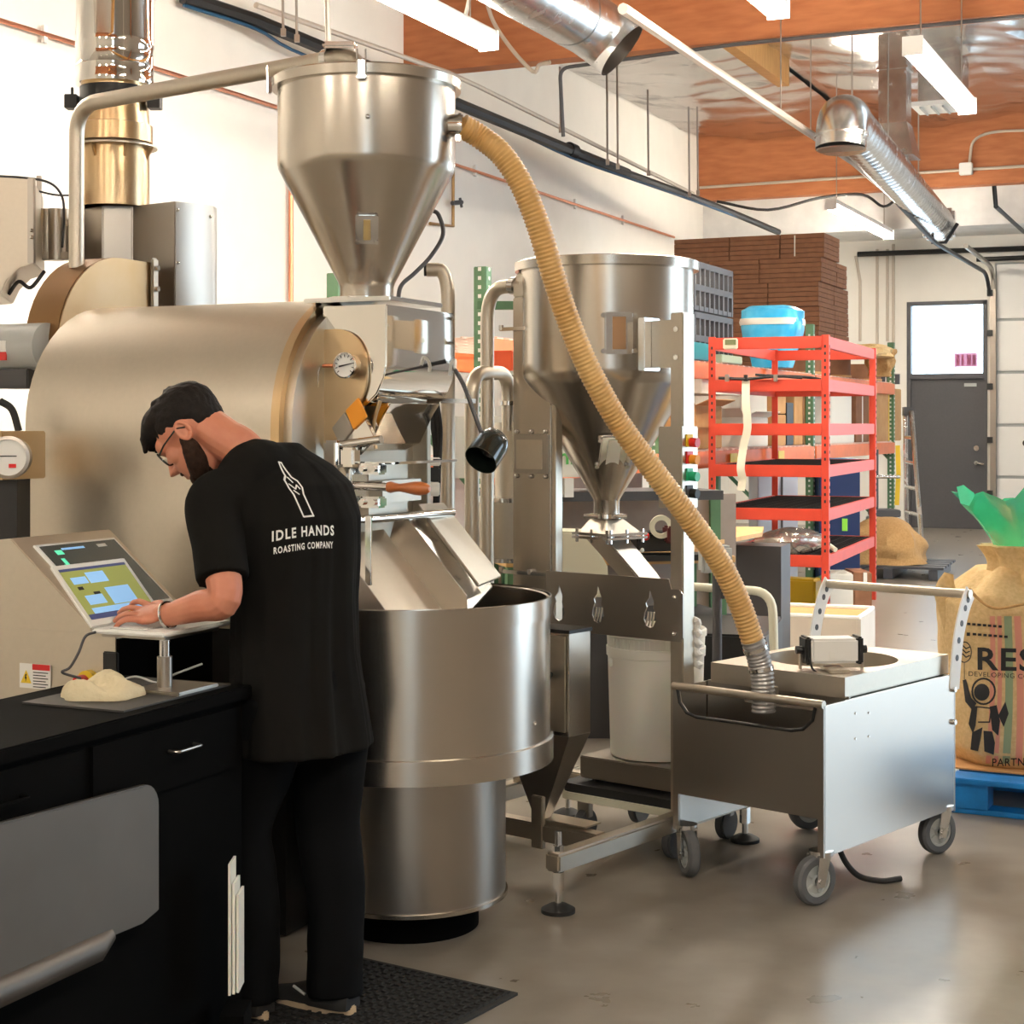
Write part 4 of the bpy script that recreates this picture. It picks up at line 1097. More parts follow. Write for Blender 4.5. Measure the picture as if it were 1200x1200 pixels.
# ================================================================ orange and green pallet rack
PB = -4.10                                  # front face of the rack
def pr(a, b, z=0.0): return rp(a, PB + b, z)
PR = thing('pallet_rack', 'long pallet rack with orange beams and punched green uprights', 'rack', pr(13.4, -.5))
ups = [8.77, 11.84, 16.6, 20.7]
for a in ups:
    for b in (-.05, -1.05):
        part('upright', X['green'], PR, lambda m: m.box(pr(a, b, 1.3 if a > 10 else 1.25), (.08, .08, 2.6 if a > 10 else 2.5), ROOM), .004)
    for z0, z1 in ((.25, 1.15), (1.15, .25 + 1.9)):
        part('brace', X['green'], PR, lambda m: m.tube([pr(a, -.08, z0), pr(a, -1.02, z1)], .02, 6))
hm = M()
for a in ups:
    for k in range(46):
        hm.box(pr(a, -.008, .1 + .053 * k), (.004, .02, .022), ROOM)
        hm.box(pr(a - .041, -.05, .1 + .053 * k), (.02, .004, .022), ROOM)
obj('upright_slots', hm, X['whitem'], PR, kind='stuff')
bt_ = mat('beam_top_lip', (.82, .62, .52), .5)
for i in range(3):
    a0, a1 = ups[i] + .04, ups[i + 1] - .04
    for z in (2.085, 1.355):
        for b in (-.02, -1.08):
            bmn = part('beam', X['orange'], PR, lambda m: m.box(pr((a0 + a1) / 2, b, z - .07), (.05, a1 - a0, .135), ROOM), .006)
        def dk(m):
            n_ = int((a1 - a0) / .16)
            for k in range(n_):
                m.box(pr(a0 + (k + .5) * (a1 - a0) / n_, -.55, z + .004), (1.08, .012, .012), ROOM)
            for k in range(7):
                m.box(pr((a0 + a1) / 2, -.05 - k * .16, z + .006), (.012, a1 - a0, .012), ROOM)
        dm = M(); dk(dm)
        obj('wire_deck', dm, bt_, PR, kind='stuff')
# load tags
for px_, py_ in ((856, 531), (912, 527)):
    p = at(px_, py_, 12.9 if px_ < 880 else 14.4)
    t_ = (px_ - 600) / F
    y_ = PB / (t_ * V.x + V.y) * 1.0
    q = Vector((t_ * y_, y_, 1.285)) + V * .03
    part('load_tag', X['yellow'], PR, lambda m: m.box(q, (.006, .20, .085), ROOM))
def shelf_box(name, label, cat, px0, px1, b_front, z0, h, depth, mt, group=None, flap=False, band=None):
    """a carton standing on the pallet rack whose front spans two survey columns"""
    def aof(px):
        t = (px - 600) / F
        y = (PB + b_front) / (t * V.x + V.y)
        return y * (t * U.x + U.y)
    a0, a1 = sorted((aof(px0), aof(px1)))
    T = thing(name, label, cat, pr((a0 + a1) / 2, b_front - depth / 2, z0), group)
    part('body', mt, T, lambda m: m.box(pr((a0 + a1) / 2, b_front - depth / 2, z0 + h / 2), (depth, a1 - a0, h), ROOM), .006)
    if flap:
        part('flap', mt, T, lambda m: m.prism([pr(a0, b_front, z0 + h), pr(a1, b_front, z0 + h), pr(a1, b_front + .12, z0 + h + .05), pr(a0, b_front + .12, z0 + h + .05)], Z * .006))
        part('flap', mt, T, lambda m: m.prism([pr(a0, b_front, z0 + h), pr(a0, b_front - depth, z0 + h), pr(a0 - .12, b_front - depth, z0 + h + .08), pr(a0 - .12, b_front, z0 + h + .08)], Z * .006))
    if band:
        part('tape', band, T, lambda m: m.box(pr((a0 + a1) / 2, b_front + .001, z0 + h / 2), (.004, .05, h * 1.0), ROOM))
    return T
zl, zu = 1.37, 2.10
# lower shelf
shelf_box('carton', 'open tan carton with raised flaps on the lower orange shelf', 'box', 815, 846, -.12, zl, .36, .5, X['cardl'], flap=True)
shelf_box('carton', 'long flat white carton across the tan boxes on the lower shelf', 'box', 822, 868, -.06, zl + .46, .12, .45, X['cardw'])
shelf_box('carton', 'white carton behind the hanging cream strap', 'box', 872, 900, -.15, zl, .27, .5, X['cardw'], flap=True)
shelf_box('carton', 'white carton stacked on the one behind the cream strap', 'box', 874, 899, -.18, zl + .29, .30, .5, X['cardw'])
shelf_box('carton', 'narrow tan carton standing beside the white cartons', 'box', 909, 921, -.10, zl, .30, .5, X['cardl'])
shelf_box('carton', 'narrow tan carton on top of the other beside the white cartons', 'box', 909, 921, -.10, zl + .31, .28, .5, X['cardl'])
shelf_box('file_box', 'slim black file box standing between tan cartons', 'box', 922, 930, -.10, zl, .42, .4, X['black'])
shelf_box('carton', 'tall brown carton beside the slim black file box', 'box', 931, 951, -.10, zl, .62, .5, X['cardl'], band=X['card'])
shelf_box('carton', 'square cream carton on the lower shelf by the green upright', 'box', 974, 998, -.08, zl + .14, .42, .5, X['cardw'])
shelf_box('carton', 'flat cream carton under the square cream one', 'box', 972, 1001, -.06, zl, .13, .5, X['cardw'])
shelf_box('carton', 'brown carton behind the far red post on the lower shelf', 'box', 1003, 1018, -.10, zl, .62, .5, X['card'], band=X['cardw'])
shelf_box('carton', 'brown carton with yellow stripe at the shelf end', 'box', 1026, 1056, -.06, zl, .66, .55, X['cardl'], band=X['yellow'])
# upper shelf: bundles of flat cardboard
def bundle(px0, px1, bf, z0, h, n, label, mt=X['card'], depth=.85):
    def aof(px):
        t = (px - 600) / F
        y = (PB + bf) / (t * V.x + V.y)
        return y * (t * U.x + U.y)
    a0, a1 = sorted((aof(px0), aof(px1)))
    T = thing('cardboard_bundle', label, 'cardboard', pr((a0 + a1) / 2, bf - depth / 2, z0), 'flat cardboard bundles on the top shelf')
    for k in range(n):
        zz = z0 + h * k / n
        j = random.uniform(-.012, .012)
        part('sheet_stack', mt, T, lambda m: m.box(pr((a0 + a1) / 2 + j, bf - depth / 2 + j, zz + h / n / 2), (depth, a1 - a0 - .01, h / n - .006), ROOM))
    part('strap', X['cardw'], T, lambda m: m.box(pr(a0 + (a1 - a0) * .62, bf + .004, z0 + h / 2), (.012, .02, h), ROOM))
    return T
def aat(px, b):
    t = (px - 600) / F
    y = b / (t * V.x + V.y)
    return y * (t * U.x + U.y)
PBB = PB - .62
pa = aat(960, PBB)
sheet = None
tiers = [(.29, [.0, .70, 1.31, 1.95], .05, .10), (.29, [.0, .57, 1.19, 1.95], .0, .0), (.29, [.0, .81, 1.41, 1.98], .03, .06), (.29, [.0, .62, 1.25, 1.95], -.02, .03), (.29, [-.03, .73, 1.36, 1.93], .0, .25), (.29, [-.06, .48, 1.11, 1.82], .02, .45)]
zz_p = zu + .01
for ti, (h_, cuts, da, cut_u) in enumerate(tiers):
    for k in range(3):
        for r_ in range(2 if k == 0 else 1):
            w0_, w1_ = cuts[k] + .006, cuts[k + 1] - .006
            a0_ = pa + da + r_ * .80; a1_ = a0_ + .79 - (cut_u if r_ else 0)
            if r_ and cut_u > .4: continue
            c_ = rp((a0_ + a1_) / 2, PBB - (w0_ + w1_) / 2, zz_p)
            T = thing('cardboard_bundle', 'brown bundle of flat cardboard in the tall pile on the top shelf', 'cardboard', c_, 'flat cardboard bundles on the top shelf')
            ns = 5
            for q in range(ns):
                jx = random.uniform(-.003, .003)
                part('sheet_stack', X['card'], T, lambda m: m.box(c_ + V * jx + U * jx + Z * (h_ * (q + .5) / ns), (w1_ - w0_, a1_ - a0_, h_ / ns - .006), ROOM))
    zz_p += h_ + .001
part('packing_strap', X['cardw'], T, lambda m: m.box(rp(pa + .018, PBB - .30, zz_p - .145), (.014, .006, .25), ROOM))
# slotted crates
for k, (px_, z0, lb) in enumerate(((838, zu, 'lower slotted grey crate on the top shelf'), (838, zu + .42, 'upper slotted grey crate on the top shelf'))):
    t_ = (px_ - 600) / F; y_ = (PB - .1) / (t_ * V.x + V.y); a = y_ * (t_ * U.x + U.y)
    T = thing('bottle_crate', lb, 'crate', pr(a, -.3, z0), 'slotted crates')
    part('back_panel', X['darkp'], T, lambda m: m.box(pr(a, -.40, z0 + .20), (.02, 1.1, .40), ROOM))
    part('base', X['darkp'], T, lambda m: m.box(pr(a, -.26, z0 + .02), (.30, 1.1, .04), ROOM))
    part('top_rail', X['darkp'], T, lambda m: m.box(pr(a, -.12, z0 + .38), (.03, 1.1, .05), ROOM))
    part('mid_rail', X['darkp'], T, lambda m: m.box(pr(a, -.12, z0 + .19), (.03, 1.1, .05), ROOM))
    for j in range(9):
        part('slat', X['darkp'], T, lambda m: m.box(pr(a - .53 + j * .1325, -.12, z0 + .20), (.03, .035, .40), ROOM))
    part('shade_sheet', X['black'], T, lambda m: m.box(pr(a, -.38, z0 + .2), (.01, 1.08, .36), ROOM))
    for r_ in range(2):
        for j in range(8):
            part('bottle_shape', X['whitem'], T, lambda m: m.lathe([(0, 0), (.022, 0), (.022, .07), (.010, .11), (.010, .13), (0, .13)], pr(a - .465 + j * .1325, -.19, z0 + .045 + r_ * .175), n=10))  # small pale bottle-shaped pieces standing in the crate
# blue bag
def blob(m, c, rx, ry, h, fr, seed, prof, n=28, rows=14, amp=.08):
    rings = []
    for i in range(rows + 1):
        t = i / rows
        k = prof(t)
        ring = []
        for j in range(n):
            a = 2 * math.pi * j / n
            ca_, sa_ = math.cos(a), math.sin(a)
            e = 3.5
            sc = (abs(ca_) ** e + abs(sa_) ** e) ** (-1 / e)
            w = 1 + amp * noise.noise(Vector((ca_ * 2 + seed, sa_ * 2, t * 3.5)))
            ring.append(c + fr[0] * (rx * k * ca_ * sc * w) + fr[1] * (ry * k * sa_ * sc * w) + Z * (h * t + .03 * amp * noise.noise(Vector((ca_ * 3, sa_ * 3, seed)))))
        rings.append(ring)
    m.loft(rings)
bb = at(905, 390, 15.6); bbc = Vector((bb.x, bb.y, zu + .01))
T = thing('blue_wrapped_bag', 'blue plastic wrapped bundle with a white band on the top shelf', 'bag', bbc)
part('bag', X['bluebag'], T, lambda m: blob(m, bbc, .29, .27, .58, ROOM, 3.0, lambda t: (.62 + .55 * t) if t < .62 else (.96 if t < .93 else .96 - (t - .93) * 3.5), amp=.09))
part('white_band', X['cardw'], T, lambda m: blob(m, bbc + Z * .40, .290, .27, .06, ROOM, 3.0, lambda t: 1.0, rows=2, amp=.05))
# round drums, sack and cans at the shelf end
for k, (px_, lb) in enumerate(((930, 'round brown drum on the top shelf below the cardboard'), (965, 'middle round brown drum between two others on the top shelf'), (1003, 'round brown drum under the folded burlap sack'))):
    t_ = (px_ - 600) / F; y_ = (PB - .33) / (t_ * V.x + V.y)
    c = Vector((t_ * y_, y_, zu))
    T = thing('fibre_drum', lb, 'drum', c, 'round drums')
    part('body', X['card'], T, lambda m: m.lathe([(0, 0), (.30, 0), (.30, .20), (0, .20)], c, n=40))
    part('rim', X['cardl'], T, lambda m: m.lathe([(.295, .0), (.31, 0), (.31, .025), (.295, .025)], c, n=40))
c = at(1022, 412, 18.0); c.z = zu + .21
T = thing('folded_burlap_sack', 'folded burlap sack draped over the last round drum', 'sack', c)
part('sack', X['burlap'], T, lambda m: blob(m, c - V * .05, .26, .40, .13, ROOM, 8, lambda t: 1 - .25 * t * t, amp=.3))
part('hanging_fold', X['burlapd'], T, lambda m: blob(m, c + U * .40 - Z * .20, .16, .14, .30, ROOM, 5, lambda t: .7 + .4 * t, amp=.3))
for k, px_ in enumerate((1034, 1042, 1051)):
    t_ = (px_ - 600) / F; y_ = (PB - .15) / (t_ * V.x + V.y)
    c = Vector((t_ * y_, y_, zu))
    T = thing('steel_can', 'small grey steel can in the row of three at the shelf end', 'can', c, 'grey cans')
    part('body', X['darkp'], T, lambda m: m.lathe([(0, 0), (.038, 0), (.038, .13), (0, .13)], c, n=20))
    part('rim', X['steeld'], T, lambda m: m.lathe([(.036, .125), (.041, .125), (.041, .135), (.03, .135)], c, n=20))
# boxes on the upper shelf right behind the red rack
shelf_box('crate_lid', 'teal crate edge on the upper shelf behind the destoner post', 'crate', 808, 832, -.02, zu, .14, .07, mat('teal_plastic', (.02, .25, .30), .5))
shelf_box('tray_stack', 'pale green trays on the upper shelf behind the red rack beam', 'tray', 846, 870, -.02, zu, .07, .07, mat('pale_green_plastic', (.45, .58, .42), .6))

# grey back partition and goods below the rack
slab('wall_partition', 7.0, 14.6, -5.35, -5.25, 0, 1.28, X['taupe'])
def floor_box(name, label, cat, px0, px1, py_bot, z1, d, depth, mt, flap=False):
    c = at((px0 + px1) / 2, 500, d); w = (px1 - px0) / F * d
    c = Vector((c.x, c.y, 0))
    T = thing(name, label, cat, c)
    part('body', mt, T, lambda m: m.box(c + Z * (z1 / 2 + .002) + Vector((0, depth / 2, 0)), (w, depth, z1), frame(0)), .01)
    return T, c, w
T, c, w = floor_box('storage_bin', 'dark blue storage bin under the pallet rack', 'bin', 960, 1008, 600, 1.20, 16.6, .6, mat('navy_plastic', (.004, .02, .09), .4))
part('lid_rim', X['blue'], T, lambda m: m.box(c + Vector((0, .3, 1.20)), (w + .04, .64, .05), frame(0)), .008)
T, c, w = floor_box('appliance', 'pale blue-white cabinet under the pallet rack', 'cabinet', 888, 935, 600, 1.15, 15.6, .6, mat('pale_blue_enamel', (.62, .70, .80), .4))
part('door_seam', X['darkp'], T, lambda m: m.box(c + Vector((w * .1, -.004, .58)), (.02, .006, 1.1)))
T, c, w = floor_box('carton', 'plain carton on the floor below the red rack bottom shelf', 'box', 972, 1000, 700, .36, 13.4, .35, X['cardw'])
T, c, w = floor_box('carton', 'taped brown carton on the floor beside the plain carton', 'box', 1000, 1022, 700, .36, 13.5, .4, X['card'])
part('tape', X['cardw'], T, lambda m: m.box(c + Vector((.02, -.003, .30)), (.03, .006, .12)))
# burlap sack heap on a dark pallet
c = at(1050, 655, 17.3); c.z = 0
T = thing('floor_pallet', 'dark wooden pallet under the brown burlap sacks', 'pallet', c)
for k in range(5):
    part('board', X['darkp'], T, lambda m: m.box(c + rY * (.12 * k - .25) * 2 + Z * .12, (1.1, .16, .025), RF))
for k in (-1, 0, 1):
    part('bearer', X['darkp'], T, lambda m: m.box(c + rX * k * .45 + Z * .055, (.09, 1.2, .10), RF))
T = thing('burlap_sack', 'slumped brown burlap sack lying on the dark floor pallet', 'sack', c + Z * .14)
part('sack', X['burlapd'], T, lambda m: blob(m, c + rX * -.12 + Z * .135, .42, .5, .46, RF, 2, lambda t: math.sqrt(max(0.02, 1 - (t * .95) ** 2)), amp=.25))
part('tie_tag', mat('lime_tag', (.35, .85, .08), .6), T, lambda m: m.box(at(990, 615, 16.3), (.05, .02, .12), frame(20)))
# step ladder
L = thing('step_ladder', 'grey aluminium step ladder leaning between the rack and the dark door', 'ladder', at(1075, 655, 19.2))
la, lb = at(1068, 482, 19.4), at(1082, 655, 18.6); lb.z = .0
lc, ld_ = at(1061, 482, 19.8), at(1062, 648, 19.6); ld_.z = 0
part('rail', X['galv'], L, lambda m: m.tube([la, lb], .028, 8))
part('rail', X['galv'], L, lambda m: m.tube([lc, ld_], .028, 8))
for k in range(5):
    t_ = .18 + .17 * k
    part('rung', X['galv'], L, lambda m: m.tube([la.lerp(lb, t_), lc.lerp(ld_, t_)], .022, 8))
part('top_cap', X['darkp'], L, lambda m: m.box((la + lc) / 2, (.12, .35, .10), frame(10)))
part('rubber_foot', X['black'], L, lambda m: m.box(lb + Z * .03, (.07, .07, .06)))
T = thing('yellow_strap', 'yellow strap hanging from the end of the lower orange beam', 'strap', at(1052, 590, 18.2))
part('strap', X['yellow'], T, lambda m: m.strip([at(1052, 522, 18.3), at(1053, 555, 18.25), at(1051, 592, 18.2)], .05, .01, rX))
T, c, w = floor_box('tool_chest', 'grey tool chest with shelves under the shelf end', 'cabinet', 1026, 1056, 640, .55, 18.0, .5, X['greyp'])
part('drawer_front', X['steeld'], T, lambda m: m.box(c + Vector((0, -.006, .40)), (w * .9, .01, .10)))
part('drawer_front', X['steeld'], T, lambda m: m.box(c + Vector((0, -.006, .25)), (w * .9, .01, .10)))
T = thing('tool_tray', 'open tool tray with odds and ends on top of the grey chest', 'tray', c + Z * .56)
part('tray', X['darkp'], T, lambda m: m.box(c + Vector((0, .2, .60)), (w, .4, .08)), .01)
part('bar', X['galv'], T, lambda m: m.cyl(c + Vector((-.15, .1, 1.0)), c + Vector((.15, .1, 1.0)), .02))
part('upright', X['darkp'], T, lambda m: m.cyl(c + Vector((-.1, .1, .6)), c + Vector((-.1, .1, 1.3)), .015))
# ---- goods right behind the destoner
bx_ = thing('machine_carton', 'large white carton with green lettering behind the destoner hopper', 'box', at(672, 560, 8.6))
b0 = at(655, 560, 8.6); b1_ = at(720, 560, 8.6)
mm = (b0 + b1_) / 2
pc_ = Vector((mm.x - .28, mm.y + .15, 0))
part('body', X['cardw'], bx_, lambda m: m.box(pc_ + Z * (1.295 + .16), (.95, .30, .32), frame(-14)), .006)
fr_ = frame(-14)
part('lettering', mat('green_print', (.10, .42, .10), .7), bx_, lambda m: text_on(m, 'nPac', pc_ + Z * 1.365 - fr_[1] * .153 + fr_[0] * .10, fr_[0], Z, .12, bold=.002))
part('pallet_block', X['white'], bx_, lambda m: m.box(pc_ + fr_[0] * .16 + Z * 1.24 - fr_[1] * .12, (.05, .05, .10), fr_))
wb = thing('work_bench', 'workbench with a thick pale shelf behind the destoner', 'bench', Vector((.7, 9.0, 0)))
wfr = ROOM
wc = at(720, 600, 8.9); wc.z = 0
part('upper_shelf', X['darkp'], wb, lambda m: m.box(wc + Vector((-.1, .1, 1.19)), (1.3, .5, .05), fr_))
part('back_board', X['taupe'], wb, lambda m: m.box(wc + Vector((.0, .38, .70)), (1.5, .03, .95), fr_))
part('bench_top', X['plank'], wb, lambda m: m.box(wc + Vector((-.05, -.05, .86)), (1.25, .6, .035), fr_), .003)
for s in (-.93, .2):
    for p_ in (-.2, .25):
        part('leg', X['green'], wb, lambda m: m.box(wc + Vector((.30, -.05, .42)) + fr_[0] * s + fr_[1] * p_, (.06, .06, .84), fr_))
for s in (-.6, .62):
    part('shelf_post', X['green'], wb, lambda m: m.box(wc + Vector((0, .36, .6)) + fr_[0] * s, (.06, .05, 1.2), fr_))
part('lower_shelf', X['darkp'], wb, lambda m: m.box(wc + Vector((-.05, -.05, .55)), (1.25, .5, .03), fr_))
T = thing('sealing_machine', 'black and red sealing machine with a tape roll on the workbench shelf', 'machine', wc + Vector((.2, -.2, .57)))
tc = at(778, 621, 8.6)
part('body', X['black'], T, lambda m: m.box(tc + Vector((-.02, .05, -.06)), (.30, .18, .10), fr_), .01)
part('tape_roll', X['cream'], T, lambda m: m.lathe([(.035, -.02), (.06, -.02), (.06, .02), (.035, .02), (.035, -.02)], tc + Vector((-.02, -.06, .02)), (Vector((1, 0, 0)), Z, Vector((0, -1, 0))), n=28))
part('motor', mat('dark_red_plastic', (.12, .02, .02), .4), T, lambda m: m.box(tc + Vector((.05, -.04, -.02)), (.10, .10, .09), fr_), .01)
part('knob', X['redb'], T, lambda m: m.ball(tc + Vector((-.10, -.06, -.03)), .022, n=12, m=8))
part('button', X['white'], T, lambda m: m.ball(tc + Vector((-.12, -.06, -.10)), .014, n=10, m=6))
part('frame', X['black'], T, lambda m: m.box(tc + Vector((0, 0, -.14)), (.42, .2, .03), fr_))
T = thing('cream_machine_cover', 'cream coloured machine cover on the bench behind the flame panel', 'cover', at(690, 660, 8.2))
q_ = at(692, 655, 8.2)
part('cover', X['cream'], T, lambda m: m.prism([at(640, 622, 8.2), at(690, 624, 8.2), at(712, 664, 8.2), at(714, 700, 8.2), at(640, 700, 8.2)], Vector((0, .28, 0))), .01)
T2 = T
part('stand', X['darkp'], T, lambda m: m.box(Vector((q_.x, 8.4, .30)), (.25, .3, .62)))
# bench scale display and cream trolley rail behind the cart
T = thing('bench_scale', 'grey scale display on a dark post behind the cart hose', 'scale', Vector((.92, 7.4, 0)))
sp_ = at(846, 655, 7.4)
part('display', X['greyp'], T, lambda m: m.box(sp_ + Vector((-.03, 0, .0)), (.15, .06, .12), frame(-20)), .012)
part('screen', mat('scale_screen', (.55, .18, .15), .3), T, lambda m: m.box(sp_ + Vector((-.03, -.035, .012)), (.09, .01, .05), frame(-20)))
part('bracket', X['darkp'], T, lambda m: m.box(sp_ + Vector((.01, .02, -.10)), (.04, .04, .16), frame(-20)), .006)
po = at(841, 700, 7.4)
part('column', X['darkp'], T, lambda m: m.cyl(Vector((po.x, 7.42, .02)), Vector((po.x, 7.42, .95)), .022))
part('base_plate', X['darkp'], T, lambda m: m.box(Vector((po.x, 7.45, .02)), (.35, .35, .04), frame(-20)), .006)
T = thing('platform_trolley', 'black platform trolley with a bent cream push rail', 'trolley', Vector((1.0, 7.9, 0)))
tr = [at(790, 696, 7.9), at(905, 696, 7.6), at(908, 755, 7.55)]
tr[0].z = tr[1].z = .80; tr[2].z = .40
tr.append(Vector((tr[2].x, tr[2].y, .22)))
part('push_rail', X['cream'], T, lambda m: m.tube(fillet(tr, .10), .021, 12))
part('platform', X['rubber'], T, lambda m: m.box(Vector((.95, 8.0, .20)), (.72, .9, .06), frame(15)), .01)
for a_ in (-.28, .28):
    for b_ in (-.35, .35):
        fr2 = frame(15); cw = Vector((.95, 8.0, .085)) + fr2[0] * a_ + fr2[1] * b_
        part('wheel', X['tyre'], T, lambda m: m.cyl(cw - fr2[0] * .02, cw + fr2[0] * .02, .085, n=20))
part('bin_side', X['black'], T, lambda m: m.box(Vector((.95, 8.05, .42)), (.66, .8, .36), frame(15)), .01)
# lined carton in front of the red rack
LC = Vector((2.05, 11.0, 0))
T = thing('lined_carton', 'open cardboard bin with a pale plastic liner behind the cart handle', 'bin', LC)
fr3 = frame(21)
X['liner'] = mat('pale_plastic_liner', (.70, .62, .52), .35, vary=.06, scale=5, bump=.4)
h3 = 1.57 - (716 - HZ) / F * 11.0
for s, ax_, ln in ((-1, 0, .62), (1, 0, .62), (-1, 1, .62), (1, 1, .62)):
    c3 = LC + fr3[ax_] * (s * .31)
    part('wall', X['liner'], T, lambda m: m.box(c3 + Z * (h3 / 2), (.03 if ax_ == 0 else .62, .03 if ax_ == 1 else .62, h3), fr3), .008)
part('cardboard_lining', X['cardl'], T, lambda m: m.loft([[LC + fr3[0] * (x * .29) + fr3[1] * (y * .29) + Z * z for x, y in ((-1, -1), (1, -1), (1, 1), (-1, 1))] for z in (h3 - .01, .1)]))
part('fold', X['bluebag'] if False else X['whitem'], T, lambda m: m.tube([LC + fr3[0] * (x * .31) + fr3[1] * (y * .31) + Z * (h3 + .006 * noise.noise(Vector((x * 9, y * 9, 1)))) for x, y in ((-1, -1), (0, -1), (1, -1), (1, 0), (1, 1), (0, 1), (-1, 1), (-1, 0))], .016, 8, closed=True))
T = thing('tool_case', 'yellow tool case with a green bar on the floor behind the red rack', 'case', Vector((2.45, 14.0, 0)))
yb = at(940, 690, 14.0)
part('case', X['yellow'], T, lambda m: m.box(Vector((yb.x, 14.0, .16)), (.30, .2, .22), frame(30)), .02)
part('bar', X['green'], T, lambda m: m.tube([Vector((yb.x - .4, 13.9, .06)), Vector((yb.x + .3, 14.1, .30))], .03, 8))
T = thing('plywood_sheet', 'plywood board lying over black boxes behind the destoner post', 'board', at(850, 620, 9.6))
k0 = at(815, 632, 9.5)
part('board', X['plank'], T, lambda m: m.prism([at(780, 618, 9.6), at(895, 617, 10.4), at(893, 624, 9.9), at(805, 640, 9.0)], Z * -.025))
part('board_support', X['darkp'], T, lambda m: m.box(Vector((at(878, 600, 10.1).x, 10.1, .42)), (.45, .3, .84), frame(20)))
# orange bin on the rack near the elevator column
T = thing('orange_bin', 'orange plastic bin between the green upright and the elevator column', 'bin', at(594, 436, 8.9))
part('body', mat('orange_plastic', (.72, .09, .02), .5), T, lambda m: m.box(at(598, 424, 9.0), (.16, .3, .11), ROOM), .006)
part('shelf', X['greyp'], T, lambda m: m.box(at(598, 438, 9.0), (.25, .35, .02), ROOM))
part('green_bar', X['green'], T, lambda m: m.box(at(592, 358, 8.85), (.30, .04, .045), frame(0)))
# ================================================================ ducts, pipes and wires under the roof
T = thing('round_duct', 'large galvanised round duct with an open mouth below the first beam', 'duct', at(690, 45, 12.85))
de = at(706, 38, 12.6); de2 = de - U * 4.5
rd = .235
dn = Vector((.62, -.30, -.62)).normalized()
dpath = [de2, de - U * .75] + spline([de - U * .6, de - U * .28 + dn * .02, de - U * .12 + dn * .12, de - U * .08 + dn * .26], 5)
def open_tube(m, r):
    mm = M(); mm.tube(dpath, r, 40); n_ = len(mm.f)
    m.add(mm.v, mm.f[:-2])
part('pipe', X['galv'], T, lambda m: open_tube(m, rd))
part('inner_wall', X['steeld'], T, lambda m: open_tube(m, rd - .01))
for k in (.62, 2.2, 3.8):
    part('seam_band', X['galv'], T, lambda m: m.cyl(de - U * (k + .001), de - U * (k + .03), rd + .006, n=40, caps=False))
for k in (1.5, 3.6):
    part('hanger', X['steeld'], T, lambda m: m.cyl(de - U * k + Z * rd, Vector((de.x, de.y, 0)) - U * k + Z * (ZC - .05), .006, n=6))
# spiral duct with an elbow mouth
s0, s1 = at(992, 142, 14.8), at(1100, 262, 22.6)
sd = (s1 - s0).normalized()
T = thing('spiral_duct', 'long ribbed spiral duct with a downturned elbow mouth', 'duct', s0 - Z * .3)
ds_ = [s0 + (s1 - s0) * (k / 120) for k in range(121)]
part('spiral_pipe', X['galv'], T, lambda m: m.tube(ds_, [.205 + (.008 if k % 3 == 0 else 0) for k in range(121)], 32), angle=60)
el = [s0 + sd * .05, s0 - sd * .06, s0 - sd * .20 - Z * .03, s0 - sd * .30 - Z * .14, s0 - sd * .33 - Z * .30]
part('elbow', X['galv'], T, lambda m: m.tube(spline(el, 4), .222, 32))
part('elbow_mouth', X['steeld'], T, lambda m: m.cyl(el[-1] - Z * .001, el[-1] - Z * .012, .215, .20, n=32))
part('elbow_seam', X['galv'], T, lambda m: m.cyl(el[3] - Z * .02 + sd * .0, el[3] - Z * .05, .236, n=32))
for k in (.04, .35, .7):
    c = s0 + (s1 - s0) * k
    part('hanger', X['steeld'], T, lambda m: m.cyl(c + Z * .2, Vector((c.x, c.y, ZC - .1)), .008, n=6))
# transition boot at the far end
part('end_boot', X['galv'], T, lambda m: m.box(s1 + sd * .12, (.42, .3, .42), frame(20)), .04)
# square drop duct into the spiral
q = s0 + (s1 - s0) * .42
T = thing('square_drop_duct', 'square galvanised drop duct joining the spiral duct from the roof', 'duct', q)
part('shaft', X['galv'], T, lambda m: m.box(Vector((q.x, q.y, (q.z + ZC) / 2 + .06)), (.30, .30, ZC - q.z - .36), ROOM), .006)
part('taper', X['galv'], T, lambda m: m.loft([[Vector((q.x, q.y, q.z + .18)) + V * (a * .24) + U * (b * .24) for a, b in ((-1, -1), (1, -1), (1, 1), (-1, 1))], [Vector((q.x, q.y, q.z + .55)) + V * (a * .16) + U * (b * .16) for a, b in ((-1, -1), (1, -1), (1, 1), (-1, 1))]]))
part('flange', X['galv'], T, lambda m: m.box(Vector((q.x, q.y, q.z + 1.15)), (.34, .34, .03), ROOM))
vq = at(1110, 100, 19.5)
T = thing('ceiling_register', 'white ceiling air register with its short duct box near the strip light', 'vent', Vector((vq.x, vq.y, 5.0)))
part('duct_box', X['galv'], T, lambda m: m.box(at(1106, 95, 19.5) + Z * .25, (.5, .5, 1.1), ROOM), .01)
part('grille', X['whitem'], T, lambda m: m.box(at(1103, 125, 19.5), (.62, .62, .05), ROOM), .006)
for k in range(4):
    part('louvre', X['greyp'], T, lambda m: m.box(at(1103, 126, 19.5) + V * (-.2 + .13 * k) - Z * .03, (.02, .5, .02), ROOM))

def run(name, label, cat, pts, r, mt, fil=0.0, n=8, hang=()):
    pts = [Vector(p) for p in pts]
    T = thing(name, label, cat, pts[0])
    path = fillet(pts, fil, 6) if fil else pts
    part('run', mt, T, lambda m: m.tube(path, r, n))
    for h in hang:
        part('hanger', X['steeld'], T, lambda m: m.cyl(h, Vector((h.x, h.y, h.z + 1.2)), .006, n=6))
    return T
X['conduit'] = mat('painted_conduit', (.55, .48, .40), .45, .3)
